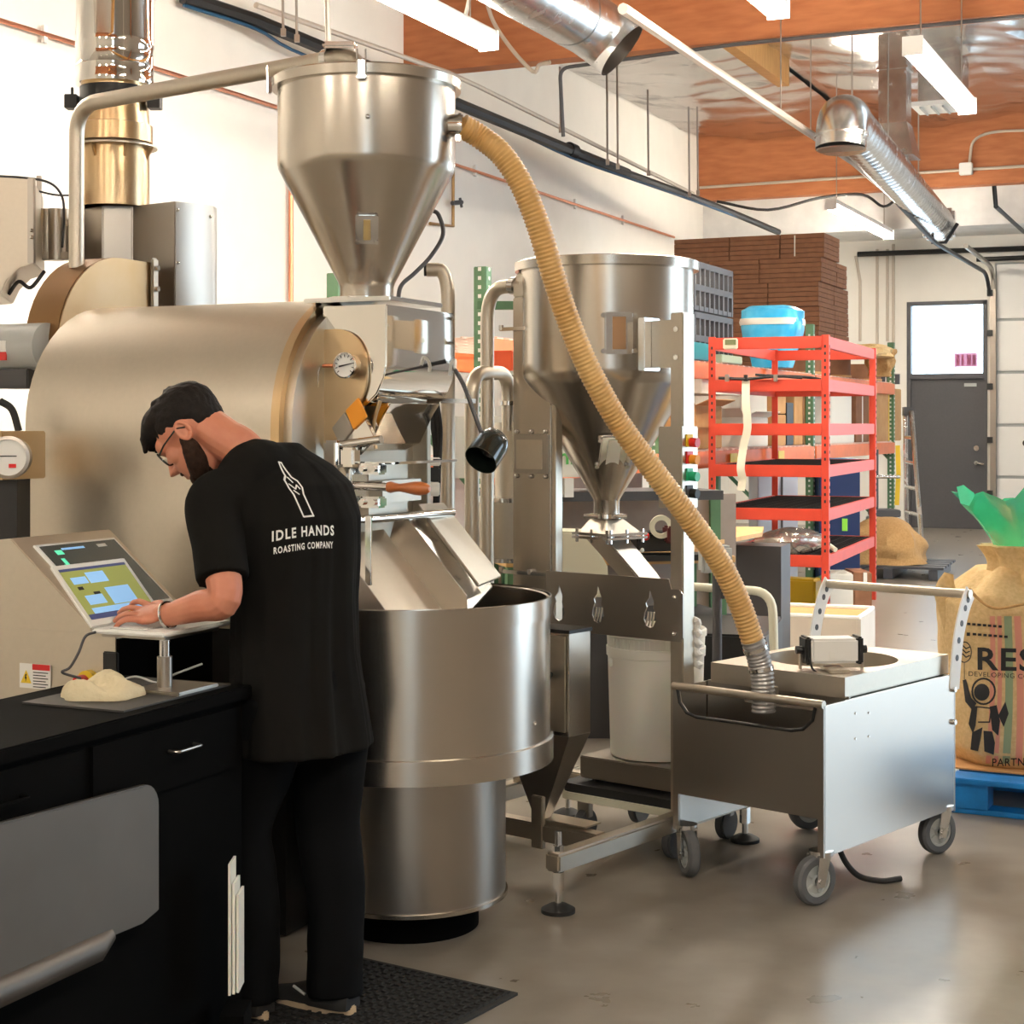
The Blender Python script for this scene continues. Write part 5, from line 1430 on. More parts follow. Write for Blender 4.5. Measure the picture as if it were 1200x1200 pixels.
# sprinkler pipe across the hall
run('sprinkler_pipe', 'pale sprinkler pipe running under the beams towards the end wall', 'pipe', [at(730, 10, 10.0), at(830, 78, 12.0), at(1000, 190, 16.5), at(1040, 225, 18.8)], .035, X['conduit'], hang=[at(915, 133, 14.0), at(950, 158, 15.0)])
run('sprinkler_branch', 'dark pipe continuing down to the roll-up door track', 'pipe', [at(1040, 225, 18.8), at(1095, 284, 21.5), at(1156, 320, 24.0), at(1160, 345, 24.1)], .030, X['black'], .2)
run('door_conduit', 'dark conduit stub with brace near the right roof edge', 'pipe', [at(1165, 218, 20.0), at(1167, 242, 20.0), at(1200, 272, 22.5)], .028, X['black'])
run('duct_cradle', 'dark bent cradle bar below the spiral duct end', 'bracket', [at(1091, 255, 22.2), at(1093, 285, 22.2), at(1108, 284, 22.2), at(1122, 262, 22.2)], .025, X['black'])
# wall runs: copper gas pipe, black pipe with cables, white pipe
def wall_pt(px, py, off=.05):              # point on the left wall seen at (px,py), off metres proud of it
    t = (px - 600) / F
    y = (B0 + off) / (t * V.x + V.y)
    return at(px, py, y)
T = run('copper_pipe', 'thin copper pipe running the length of the white wall', 'pipe', [wall_pt(-20, 17.5), wall_pt(230, 95), wall_pt(560, 201.5), wall_pt(790, 278)], .017, X['copper'])
for px_, py_ in ((52, 40), (557, 200), (674, 239), (730, 258)):
    c = wall_pt(px_, py_, .04)
    part('pipe_clip', X['whitem'], T, lambda m: m.box(c, (.03, .04, .12), ROOM))
run('copper_drop', 'vertical copper drop pipe on the wall left of the hopper', 'pipe', [wall_pt(341, 130, .04), wall_pt(341, 360, .04)], .022, X['copper'])
T = run('gas_stub', 'brass gas stub with valve on the wall beside the hopper', 'pipe', [wall_pt(504, 262, .04), wall_pt(531, 265, .04), wall_pt(531, 200, .04)], .018, mat('old_brass', (.35, .22, .10), .4, .8))
part('valve', X['darkp'], T, lambda m: m.tube([wall_pt(530, 238, .1), wall_pt(541, 237, .12)], .025, 8))
part('valve_lever', X['darkp'], T, lambda m: m.tube([wall_pt(539, 232, .12), wall_pt(541, 243, .12)], .015, 6))
T = run('overhead_pipe', 'black overhead pipe slung beside the wall and past the cardboard pile', 'pipe', [at(215, -4, 12.8), at(300, 24, 13.4), at(668, 176, 18.2), at(735, 203, 19.2)], .06, X['black'])
part('coupling', X['black'], T, lambda m: m.cyl(at(666, 175, 18.2), at(673, 178, 18.3), .085))
run('blue_cable', 'blue cable bundle tied along the overhead pipe', 'cable', spline([at(215, 6, 12.8), at(300, 34, 13.4), at(365, 68, 14.2), at(560, 135, 16.7), at(668, 184, 18.2), at(740, 210, 19.2), at(812, 235, 20.6), at(905, 270, 22.6)], 5), .015, mat('blue_cable', (.01, .06, .13), .4))
run('black_cable', 'black cable bundle spreading from the overhead pipe to the cardboard pile', 'cable', spline([at(735, 203, 19.2), at(806, 229, 20.6), at(860, 250, 21.6), at(912, 272, 22.6)], 5), .045, X['black'])
run('white_conduit', 'pale conduit running above the black overhead pipe', 'pipe', [at(300, 6, 13.2), at(525, 85, 16.0), at(560, 101, 16.4), at(812, 227, 20.7)], .025, X['conduit'])
# hanging chains and rods
for k, (x0, y0, y1, d, lb) in enumerate(((331, -20, 38, 13.4, 'thin chain holding the pipe left of the hanger rod'), (347, -20, 45, 13.5, 'thin chain next to the grey hanger rod'), (656, 78, 152, 17.6, 'knotted chain by the first beam end'), (711, 76, 190, 18.6, 'thin rod below the open duct mouth'), (723, 70, 195, 18.8, 'second thin rod below the open duct mouth'), (759, 105, 203, 19.2, 'pale rod with a hook on the white wall'), (807, 125, 228, 20.4, 'thin rod just before the dark beam'), (817, 125, 226, 20.6, 'thin rod in front of the dark beam face'))):
    T = thing('hanger_rod', lb, 'rod', at(x0, y1, d))
    part('rod', X['steeld'], T, lambda m: m.cyl(at(x0, y0, d), at(x0 + 1, y1, d), .012, n=6))
    part('eye', X['steeld'], T, lambda m: m.box(at(x0 + 1, y1, d), (.04, .04, .06)))
# conduits on beams
def beam_pt(px, py, a, off=.0):            # point on a beam's near face (plane a = const)
    t = (px - 600) / F
    y = (a - .11 - off) / (t * U.x + U.y)
    return at(px, py, y)
run('beam_conduit', 'thin dark conduit along the lower edge of the first beam', 'pipe', [beam_pt(660, 160, 14.55, .05), beam_pt(656, 80, 14.55, .05), beam_pt(860, 52, 14.55, .05), beam_pt(1230, 16, 14.55, .05)], .018, X['darkp'], .1)
T = run('second_beam_conduit', 'pale conduit along the face of the far beam with a junction box', 'pipe', [beam_pt(820, 220, 24.0, .04), beam_pt(1130, 199, 24.0, .04), beam_pt(1230, 193, 24.0, .04)], .022, X['conduit'])
part('junction_box', X['whitem'], T, lambda m: m.box(beam_pt(1132, 198, 24.0, .05), (.18, .10, .17), ROOM), .01)
part('loop', X['conduit'], T, lambda m: m.tube(fillet([beam_pt(1136, 192, 24.0, .05), beam_pt(1140, 155, 24.0, .05), beam_pt(1220, 152, 24.0, .05)], .5, 8), .02, 8))
run('flex_whip', 'pale flexible cable dangling from the first beam by the strip light', 'cable', spline([beam_pt(568, -8, 14.55, .1), beam_pt(578, 25, 14.55, .1), beam_pt(600, 58, 14.55, .1), beam_pt(625, 84, 14.55, .1), beam_pt(632, 76, 14.55, .1), beam_pt(645, 73, 14.55, .1)], 5), .02, X['conduit'])
run('light_cord', 'white looped cord feeding the strip light above the hopper', 'cable', spline([at(560, 40, 12.5), at(546, 25, 12.5), at(548, 8, 12.5), at(552, -10, 12.5)], 5), .016, X['whitem'])
run('hanging_wire', 'thin black wires sagging below the far beam', 'cable', spline([at(840, 236, 23.0), at(900, 246, 23.0), at(960, 232, 23.0), at(1010, 228, 23.0), at(1035, 242, 23.0), at(1052, 232, 23.0)], 5), .02, X['black'])
# conduits on the end wall
def end_pt(px, py, off=.04):
    t = (px - 600) / F
    y = (A1 - off) / (t * U.x + U.y)
    return at(px, py, y)
for px_, y0, y1, lb in ((1028, 292, 440, 'first'), (1040, 292, 400, 'second'), (1047, 286, 420, 'third')):
    run('wall_conduit', '%s vertical grey conduit on the end wall beside the transom window' % lb, 'pipe', [end_pt(px_, y0), end_pt(px_, y1)], .022, X['conduit'])
run('corner_conduit', 'pale vertical pipe in the far wall corner above the cardboard', 'pipe', [end_pt(812, 236), Vector((end_pt(812, 290).x, end_pt(812, 290).y, 0))], .05, X['whitem'])
run('bent_conduit', 'bent conduit rising beside the cardboard pile', 'pipe', [end_pt(1003, 300), end_pt(1008, 330), end_pt(1008, 400)], .022, X['conduit'])
run('door_head_bar', 'dark horizontal bar across the end wall above the door', 'bar', [end_pt(1005, 298, .15), end_pt(1230, 290, .15)], .04, X['black'])
# ================================================================ control console, table, laptop
KA, KB = 3.627, -2.904                      # near face and front edge of the console in room coordinates
def ka(v, u, z=0.0): return rp(KA + u, KB + v, z)
CO = thing('control_console', 'steel control console with a sloped touch screen beside the drum', 'console', ka(-.15, .22))
part('pedestal', X['steelw'], CO, lambda m: m.box(ka(-.22, .22, .505), (.62, .44, 1.0), ROOM), .004)
hd = [(-.295, 1.01), (.0, 1.01), (.0, 1.022), (-.285, 1.252), (-.295, 1.252)]
hd = [(-.34, 1.005), (.005, 1.005), (.005, 1.02), (-.275, 1.252), (-.34, 1.245)]
head = part('sloped_head', X['steelw'], CO, lambda m: m.prism([ka(v, 0, z) for v, z in hd], U * .44), .003)
sv = Vector((.28, 0, -.232)).normalized()
sl_d = (V * .28 - Z * .232).normalized(); sn = sl_d.cross(U).normalized()
if sn.z < 0: sn = -sn
sc_c = ka(-.135, .235, 1.136) + sn * .002
X['scr'] = mat('dark_touch_screen', (.02, .022, .02), .12, emit=(.02, .022, .018), estr=1.0)
X['uiblue'] = mat('ui_blue', (.25, .45, .70), .4, emit=(.15, .32, .55), estr=.6)
X['uigreen'] = mat('ui_green', (.10, .55, .32), .4, emit=(.08, .55, .33), estr=.7)
X['uiolive'] = mat('ui_olive_wallpaper', (.22, .24, .06), .4, emit=(.13, .14, .035), estr=.8)
X['uinavy'] = mat('ui_navy', (.02, .03, .09), .4, emit=(.02, .03, .09), estr=.7)
AXS = (sl_d, U, sn)
bez = part('screen_bezel', X['white'], CO, lambda m: m.box(sc_c, (.285, .36, .008), AXS), .002)
part('screen', X['scr'], CO, lambda m: m.box(sc_c + sn * .004, (.262, .335, .004), AXS))
for du, dv_, w_, h_, c_ in ((-.11, -.10, .03, .018, 'uigreen'), (-.12, -.06, .016, .03, 'uigreen'), (-.04, -.112, .10, .008, 'uiblue'), (.09, -.112, .04, .012, 'white'), (-.13, .0, .012, .10, 'uigreen')):
    part('screen_graphic', X[c_], bez, lambda m: m.box(sc_c + sn * .0062 + U * du + sl_d * dv_, (h_, w_, .001), AXS))
# warning label and emergency stop on the near face
lb_o = ka(-.185, -.003, .872)
wl_ = part('warning_label', X['white'], CO, lambda m: m.box(lb_o, (.108, .003, .068), ROOM))
part('warning_triangle', X['yellow'], wl_, lambda m: m.prism([lb_o - U * .002 + V * a + Z * b for a, b in ((-.049, -.020), (-.012, -.020), (-.030, .016))], -U * .001))
part('warning_bolt', X['ink'], wl_, lambda m: m.prism([lb_o - U * .003 + V * a + Z * b for a, b in ((-.032, .004), (-.027, .006), (-.030, -.004), (-.027, -.003), (-.031, -.016), (-.031, -.007), (-.034, -.008))], -U * .001))
part('warning_header', X['redb'], wl_, lambda m: m.box(lb_o - U * .002 + V * .022 + Z * .026, (.060, .002, .016), ROOM))
def lines(m):
    for k in range(6):
        m.box(lb_o - U * .002 + V * (.020 - .004 * (k % 2)) + Z * (.011 - .008 * k), (.052 - .008 * (k % 2), .001, .0025), ROOM)
lm = M(); lines(lm); obj('warning_text', lm, X['ink'], wl_, kind='stuff')
es = ka(.005, -.004, .872)
part('estop_base', X['yellow'], CO, lambda m: m.cyl(es, es - U * .02, .030, n=28))
part('estop_button', X['redb'], CO, lambda m: m.lathe([(0, .03), (.014, .03), (.014, .02), (.021, .02), (.021, 0), (.012, 0)], es - U * .05, (V, Z, U), n=24))
part('dark_side_sheet', X['matte'], CO, lambda m: m.box(ka(.093, .22, .50), (.008, .44, .98), ROOM))  # black sheet added to keep this lit pedestal side dark
part('key_switch', X['black'], CO, lambda m: m.box(ka(.075, -.004, .90), (.05, .01, .11), ROOM), .003)

# black work table
TB = thing('work_table', 'matte black work table in front of the control console', 'table', rp(3.05, -2.60))
t_a0, t_a1, t_b0, t_b1 = 2.3, 3.60, -2.80, -2.36
part('top', X['matte'], TB, lambda m: wbox(m, t_a0, t_a1, t_b0, t_b1, .865, .90), .004)
part('cabinet', X['matte'], TB, lambda m: wbox(m, t_a0 + .02, t_a1 - .02, t_b0 + .02, t_b1 - .02, .0, .865))
for k in range(2):
    dr = part('drawer_front', X['matte'], TB, lambda m: wbox(m, t_a0 + .05 + k * .62, t_a0 + .62 + k * .62, t_b1 - .02, t_b1 - .008, .70, .85))
    part('pull', X['steeld'] if k else X['matte'], dr, lambda m: m.tube(fillet([rp(t_a0 + .95 + (k - 1) * .62, t_b1 - .01, .79), rp(t_a0 + .95 + (k - 1) * .62, t_b1 + .02, .79), rp(t_a0 + 1.05 + (k - 1) * .62, t_b1 + .02, .79), rp(t_a0 + 1.05 + (k - 1) * .62, t_b1 - .01, .79)], .012), .004, 8))
TM = thing('bench_mat', 'dark grey mat on the black table under the laptop stand', 'mat', rp(3.32, -2.56, .90))
part('sheet', mat('charcoal_mat', (.03, .028, .025), .6), TM, lambda m: wbox(m, 3.12, 3.56, -2.70, -2.40, .9005, .905))
bwh = thing('reflection_strips', 'pale strips imitating white reflections beside the black table', 'panel', rp(3.10, -2.33))  # white reflections built as thin pale strips
for k, (dx, h0) in enumerate(((0, .42), (.018, .37), (.045, .34))):
    bp0 = at(272 + k * 4, 1105, 4.05)
    part('slat', X['bucket'], bwh, lambda m: m.box(Vector((bp0.x, 4.05 + .01 * k, h0 / 2 + .13)), (.006, .08, h0 - .10), frame(0)))  # strip in place of a white reflection
part('strip_foot', X['matte'], bwh, lambda m: m.box(Vector((at(276, 1105, 4.07).x, 4.07, .064)), (.06, .12, .13), frame(0)))
# folded steel leaf hanging on the table's side
LF = thing('drop_leaf', 'rounded grey steel drop leaf folded down on the black table side', 'leaf', rp(2.75, -2.33, .42))
lf = []
a_end, a_st = 3.145, 2.0
zt0, zb0 = .745, .45
pts_ = [rp(a_st, -2.335, zt0 + .04), ]
for k in range(7):
    t = math.radians(90 - 15 * k)
    pts_.append(rp(a_end - .055 + .055 * math.cos(t), -2.335, zt0 - .055 + .055 * math.sin(t)))
pts_ += [rp(a_end, -2.335, zb0 - .005), rp(a_end - .06, -2.335, zb0 - .02), rp(a_st, -2.335, zb0 - .0)]
X['dull'] = mat('dull_grey_steel', (.13, .115, .10), .5, .8, vary=.06, scale=6)
part('leaf', X['dull'], LF, lambda m: m.prism(pts_, V * .018), .003)
part('support_arm', X['dull'], LF, lambda m: m.tube([rp(a_st, -2.33, zb0 - .03), rp(a_end - .22, -2.33, zb0 - .03), rp(a_end - .17, -2.33, zb0 - .015)], [.035, .035, .02], 12))
part('hinge', X['matte'], LF, lambda m: wbox(m, 2.1, 3.05, -2.365, -2.33, .66, .70))
# laptop stand
SB = at(205, 812, 4.14); SB.z = .905
SD = thing('laptop_stand', 'single-post metal laptop stand on the black table', 'stand', SB)
part('base', X['steeld'], SD, lambda m: m.boxb(SB, (.15, .17, .009), ROOM), .003)
po_ = at(193, 800, 4.13)
part('post', X['steeld'], SD, lambda m: m.cyl(Vector((po_.x, 4.13, .91)), Vector((po_.x, 4.13, .99)), .019, n=24))
part('inner_post', X['chrome'], SD, lambda m: m.cyl(Vector((po_.x, 4.13, .985)), Vector((po_.x, 4.13, 1.03)), .013, n=20))
H0 = Vector((-1.083, 4.25, 1.040))
def la_(v, u, z=0.0): return H0 + V * v + U * u + Z * z
part('platform', X['steeld'], SD, lambda m: m.box(la_(.12, .13, -.012), (.20, .24, .008), ROOM), .002)
LT = thing('laptop', 'white laptop with an olive desktop standing open on the metal stand', 'laptop', la_(.11, .15, -.008))
part('base', X['white'], LT, lambda m: m.box(la_(.11, .155, -.002), (.225, .31, .012), ROOM), .004)
kb = part('keyboard', X['greyp'], LT, lambda m: m.box(la_(.095, .155, .0045), (.11, .27, .001), ROOM))
for r_ in range(5):
    for c_ in range(12):
        part('key', X['whitem'], kb, lambda m: m.box(la_(.052 + r_ * .0205, .034 + c_ * .022, .006), (.017, .018, .003), ROOM))
ld2 = (Vector((0, 0, 1)) * .154 - V * .135).normalized(); ln = ld2.cross(U)
if ln.dot(V) < 0: ln = -ln
AXL = (U, ld2, ln)
lc2 = la_(-.004, .155, .004) + ld2 * .103
scr = part('screen_lid', X['white'], LT, lambda m: m.box(lc2, (.31, .206, .008), AXL), .004)
part('display', X['uiolive'], scr, lambda m: m.box(lc2 + ln * .0042 + ld2 * .004, (.275, .165, .001), AXL))
for du, dv_, w_, h_, c_ in ((0, .082, .275, .008, 'uinavy'), (0, -.072, .275, .016, 'uinavy'), (0, -.055, .22, .018, 'uiblue'), (-.085, .045, .06, .022, 'uiblue'), (-.01, .05, .075, .035, 'uiblue'), (.04, -.015, .10, .055, 'uiblue'), (-.07, -.02, .07, .03, 'uiblue'), (-.1, .02, .02, .01, 'ink'), (-.05, .0, .025, .008, 'ink')):
    part('display_graphic', X[c_], scr, lambda m: m.box(lc2 + ln * .0052 + ld2 * dv_ + U * du, (w_, h_, .001), AXL))
cab_ = thing('laptop_cable', 'thin dark cable drooping from the laptop to the table', 'cable', at(75, 790, 4.2))
part('cable', X['darkp'], cab_, lambda m: m.tube(spline([la_(.01, .0, -.004), at(100, 746, 4.22), at(92, 765, 4.2), at(82, 782, 4.2), at(73, 788, 4.2), at(95, 795, 4.22)], 8), .0035, 8))
part('cable', X['greyp'], cab_, lambda m: m.tube(spline([at(140, 798, 4.3), at(160, 793, 4.3), at(185, 800, 4.25), at(205, 790, 4.3), at(237, 778, 4.35)], 8), .003, 8))
# towel
TW = thing('towel', 'crumpled cream towel lying on the black table', 'towel', at(132, 825, 4.03))
def towel(m):
    c = rp(3.262, -2.575, .9055)
    nr, na = 22, 56
    vs = []; fs = []
    for i in range(nr + 1):
        r = i / nr
        for k in range(na):
            a = 2 * math.pi * k / na
            s, t = r * math.cos(a), r * math.sin(a)
            e = 1 + .16 * noise.noise(Vector((math.cos(a) * 1.7, math.sin(a) * 1.7, 3))) + .05 * math.sin(5 * a)
            h = .042 * (1 - r ** 4) ** .6 * (1 + .35 * noise.noise(Vector((s * 1.2, t * 1.2, 4))))
            h += .016 * (1 - r ** 3) * math.sin(6.5 * (s * .8 + t * .6) + 2 * noise.noise(Vector((s * 2, t * 2, 1))))
            h += .006 * (1 - r ** 3) * noise.noise(Vector((s * 6, t * 6, 2)))
            if r > .80: h += .006 * (r - .8) * 5
            vs.append(c + Vector((1, .06, 0)) * (s * .10 * e) + Vector((-.06, 1, 0)) * (t * .075 * e) + Z * max(.004, h))
    for i in range(nr):
        for k in range(na):
            l = (k + 1) % na
            fs.append((i * na + k, i * na + l, (i + 1) * na + l, (i + 1) * na + k))
    o = len(vs)
    vs += [Vector((p.x, p.y, .9058)) for p in vs[nr * na:]]
    for k in range(na):
        l = (k + 1) % na
        fs.append((nr * na + k, nr * na + l, o + l, o + k))
    fs.append(tuple(o + k for k in range(na)))
    m.add(vs, fs)
part('cloth', mat('cream_terry', (.62, .54, .36), .95, bump=.4, scale=90), TW, towel)

# ================================================================ the man
FX = Vector((-.75, .66, 0)).normalized()    # where he faces
LX = Vector((-FX.y, FX.x, 0))               # his left
MN = Vector((-.585, 4.44, 0))
MANL = thing('person', 'man in black t-shirt and glasses bending over the laptop', 'person', MN)
def P3(f_, l_, z): return MN + FX * f_ + LX * l_ + Z * z
def ring(c, rx, ry, ax, ay, n=24, e=2.0):
    out = []
    for k in range(n):
        t = 2 * math.pi * k / n
        a, b = math.cos(t), math.sin(t)
        s = (abs(a) ** e + abs(b) ** e) ** (-1 / e)
        out.append(c + ax * (a * rx * s) + ay * (b * ry * s))
    return out
def limb(m, pts, rad, n=16):
    path = spline(pts, 6); rr = []
    for i in range(len(path)):
        t = i / 6; k = min(int(t), len(rad) - 2); f_ = t - k
        rr.append(rad[k] * (1 - f_) + rad[k + 1] * f_)
    m.tube(path, rr, n)
# key joints
neck = at(288, 523, 4.42)
headc = at(225, 509, 4.45)
shL = at(250, 592, 4.29); elL = at(263, 702, 4.17); wrL = at(193, 722, 4.26)
shR = at(352, 566, 4.58); elR = at(403, 672, 4.62); wrR = at(330, 722, 4.75)
hF0 = Vector((-.95, .30, 0)).normalized()
hF = (hF0 * .67 - Z * .74).normalized(); hU = (hF0 * .74 + Z * .67).normalized(); hL = Vector((-hF0.y, hF0.x, 0)) * 1.0
HA = (hF, hL, hU)
def hp_(f_, l_, u_): return headc + hF * f_ + hL * l_ + hU * u_
body = M()
# head
body.ball(hp_(-.012, 0, .030), (.098, .076, .092), HA, 28, 18)
body.ball(hp_(.030, 0, -.045), (.068, .060, .078), HA, 24, 14)
body.ball(hp_(.048, 0, -.088), (.042, .042, .030), HA, 20, 10)
body.ball(hp_(.070, 0, .028), (.030, .058, .032), HA, 18, 10)
body.tube([hp_(.082, 0, .018), hp_(.100, 0, -.010), hp_(.114, 0, -.030), hp_(.095, 0, -.038)], [.009, .012, .016, .010], 12)
for s in (-1, 1):
    body.ball(hp_(.098, s * .011, -.034), .010, HA, 10, 8)
    body.ball(hp_(.058, s * .042, -.016), (.026, .022, .026), HA, 14, 8)
body.ball(hp_(.088, 0, -.060), (.012, .024, .007), HA, 12, 8)
body.ball(hp_(.086, 0, -.072), (.013, .021, .008), HA, 12, 8)
for s in (-1, 1):
    ear = [hp_(-.020 + .017 * math.cos(t), s * (.077 + .005 * math.cos(t * .5)), -.006 + .028 * math.sin(t)) for t in [k * math.pi / 8 for k in range(-6, 11)]]
    body.tube(ear, .0055, 8)
    body.ball(hp_(-.014, s * .076, -.006), (.015, .008, .024), HA, 12, 8)
# neck and trunk
limb(body, [hp_(-.045, 0, -.02), hp_(-.058, 0, -.085), neck - Z * .02, P3(.06, 0, 1.36)], [.058, .056, .058, .09], 18)
trunk = []
for f_, z, rx, ry in ((-.02, .86, .115, .155), (0, .95, .115, .150), (.02, 1.05, .105, .140), (.02, 1.18, .115, .155), (.02, 1.30, .12, .175), (.03, 1.40, .11, .170), (.05, 1.47, .075, .11)):
    trunk.append(ring(P3(f_, 0, z), rx, ry, FX, LX))
body.loft(trunk)
# legs
hipL, hipR = P3(-.01, .095, .88), P3(-.01, -.095, .88)
knL, knR = P3(.09, .115, .49), P3(-.01, -.11, .48)
anL, anR = P3(.03, .13, .09), Vector((-.475, 4.395, .09))
for a, b, c in ((hipL, knL, anL), (hipR, knR, anR)):
    limb(body, [a, b, c], [.09, .060, .042])
# arms
def arm(m, s, e, w):
    limb(m, [s, s.lerp(e, .5) , e, e.lerp(w, .4), w], [.055, .050, .043, .041, .028])
arm(body, shL, elL, wrL); arm(body, shR, elR, wrR)
# left hand resting on the keyboard: palm and five fingers
def hand(m, w, kd, up, side):              # kd = forward of the hand, side = towards the thumb
    kd, up, side = kd.normalized(), up.normalized(), side.normalized()
    pc = w + kd * .045 - up * .004
    m.ball(pc, (.054, .043, .018), (kd, side, up), 18, 10)
    m.ball(w + kd * .005, (.03, .028, .021), (kd, side, up), 14, 8)
    ln_ = (.078, .086, .082, .066)
    for k in range(4):
        o = .033 - .0225 * k
        base_ = w + kd * (.078 - .006 * abs(k - 1)) + side * o + up * .004
        spread = (kd + side * (.26 - .19 * k)).normalized()
        L_ = ln_[k]
        j1 = base_ + spread * (L_ * .42) + up * .007
        j2 = base_ + spread * (L_ * .74) + up * .001
        j3 = base_ + spread * L_ - up * .011
        m.tube([w + kd * .05 + side * o * .8, base_, j1, j2, j3], [.0095, .0092, .0085, .0078, .006], 10)
    th = [w + kd * .02 + side * .024, w + kd * .045 + side * .046 - up * .004, w + kd * .072 + side * .056 - up * .010, w + kd * .092 + side * .054 - up * .018]
    m.tube(th, [.013, .0115, .0100, .007], 10)
kd = (at(150, 731, 4.31) - wrL)
kd.z = -.012
hup = (Z * .86 - Vector((0, .5, 0))); hup = (hup - kd.normalized() * hup.dot(kd.normalized())).normalized()
hand(body, wrL + Z * .012, kd, hup, kd.normalized().cross(hup))
kr = Vector((-.8, .5, -.25))
hand(body, wrR, kr, Z, Vector((-kr.y, kr.x, 0)))
bm_ = voxel(body, .0029, 3, .5)
obj('body', bm_, X['skin'], MANL)
# trousers
pt = M()
pt.loft([ring(P3(f_, 0, z), rx, ry, FX, LX) for f_, z, rx, ry in ((-.015, .74, .135, .185), (-.02, .86, .135, .178), (0, .99, .128, .165), (.01, 1.03, .12, .155))])
for a, b, c in ((hipL, knL, anL), (hipR, knR, anR)):
    limb(pt, [a - Z * .02, a.lerp(b, .5) - FX * .012, b, b.lerp(c, .5) - FX * .02, c - Z * .045], [.115, .105, .088, .078, .075], 20)
ptm = voxel(pt, .009, 3)
for i, p in enumerate(ptm.v):
    ptm.v[i] = p + FX * (.006 * noise.noise(Vector((p.x * 8, p.y * 8, p.z * 14)))) + LX * (.006 * noise.noise(Vector((p.x * 9, p.y * 9, p.z * 11 + 5))))
obj('trousers', ptm, X['pants'], MANL)
# t-shirt
ts = M()
TRK = [(-.03, .70, .155, .205), (-.02, .80, .150, .200), (-.005, .95, .142, .188), (.0, 1.10, .142, .185), (.005, 1.22, .150, .195), (.012, 1.32, .150, .203), (.03, 1.41, .130, .195), (.055, 1.465, .105, .145), (.085, 1.50, .085, .095), (.105, 1.522, .075, .080)]
ts.loft([ring(P3(f_, 0, z), rx, ry, FX, LX, 32, 2.3) for f_, z, rx, ry in TRK])
def sleeve(m, s, e, t, side):
    d = (e - s).normalized()
    end = s.lerp(e, t)
    limb(m, [s + side * -.05 + Z * .03, s + Z * .0, s.lerp(e, t * .55), end], [.075, .074, .070, .070], 20)
sleeve(ts, shL, elL, .80, LX); sleeve(ts, shR, elR, .82, -LX)
limb(ts, [shL + Z * .01, (shL + neck) / 2 - Z * .055 - FX * .02, neck - Z * .062 - FX * .045, shR + Z * .0], [.068, .075, .085, .07], 18)
tsm = voxel(ts, .0075, 5, .5)
for i, p in enumerate(tsm.v):
    r = p - MN
    a = math.atan2(r.dot(LX), r.dot(FX))
    low = max(0.0, min(1.0, (1.38 - p.z) / .5))
    n1 = noise.noise(Vector((math.cos(a) * 3.2, math.sin(a) * 3.2, p.z * 1.3)))
    n2 = noise.noise(Vector((math.cos(a) * 7, math.sin(a) * 7, p.z * 3 + 8)))
    out = (FX * math.cos(a) + LX * math.sin(a))
    tsm.v[i] = p + out * ((.017 * n1 + .007 * n2) * (.25 + .75 * low))
shirt = obj('tshirt', tsm, X['shirt'], MANL, label='black cotton t-shirt with a white back print', angle=80)
# white print on the back
bv = BVHTree.FromPolygons([tuple(p) for p in tsm.v], tsm.f)
def project(pt2, o, xd, yd, nd, lift=.0025):
    s_ = o + xd * pt2[0] + yd * pt2[1] + nd * .35
    hit = bv.ray_cast(s_, -nd, .7)
    return (hit[0] + nd * lift) if hit[0] is not None else None
bn_ = Vector((.42, -.90, 0)).normalized()   # direction the print faces
bnx = Z.cross(bn_).normalized()
def on_back(name, vs, fs, o, subdiv=0):
    out = M(); ok = []
    for p in vs:
        q = project((p[0], p[1]), o, bnx, Z, bn_)
        ok.append(q)
    good = [f for f in fs if all(ok[i] is not None for i in f)]
    out.v = [q if q is not None else MN.copy() for q in ok]; out.f = good
    used = sorted({i for f in good for i in f}); remap = {a: b for b, a in enumerate(used)}
    out.v = [out.v[i] for i in used]; out.f = [tuple(remap[i] for i in f) for f in good]
    return obj(name, out, X['whiteink'], shirt)
bo = bv.ray_cast(at(358, 628, 3.2), (at(358, 628, 4.4) - Vector((0, 0, CAMH))).normalized(), 3)[0]
bo = bo if bo is not None else at(358, 628, 4.45)
def fit(body_, h, w):
    vs, fs = text_mesh(body_, 1.0, bold=.03, align='CENTER', spacing=1.25)
    x0 = min(p.x for p in vs); x1 = max(p.x for p in vs); y1 = max(p.y for p in vs)
    return [((p.x - (x0 + x1) / 2) * w / (x1 - x0), p.y * h / y1) for p in vs], fs
bend = lambda x: -.9 * x * x + .05 * x
for body_, h_, w_, dz in (('IDLE HANDS', .026, .178, .0), ('ROASTING COMPANY', .017, .170, -.034)):
    vs, fs = fit(body_, h_, w_)
    on_back('print_lettering', [(x, y + dz + bend(x)) for x, y in vs], fs, bo)
hand_out = [(-.022, .0), (.020, .002), (.022, .085), (.030, .11), (.026, .135), (.012, .150), (.006, .205), (-.004, .208), (-.008, .155), (-.022, .140), (-.024, .11), (-.018, .085), (-.022, .0)]
def outline(pts, w):
    vs = []; fs = []
    pp = [Vector((a, b, 0)) for a, b in pts]
    fine = []
    for i in range(len(pp) - 1):
        fine += [pp[i].lerp(pp[i + 1], k / 4) for k in range(4)]
    pp = fine + [pp[-1]]
    for i in range(len(pp) - 1):
        d = (pp[i + 1] - pp[i]).normalized(); nrm = Vector((-d.y, d.x, 0)) * w
        o_ = len(vs)
        vs += [pp[i] + nrm - d * w * .5, pp[i] - nrm - d * w * .5, pp[i + 1] - nrm + d * w * .5, pp[i + 1] + nrm + d * w * .5]
        fs.append((o_, o_ + 1, o_ + 2, o_ + 3))
    return vs, fs
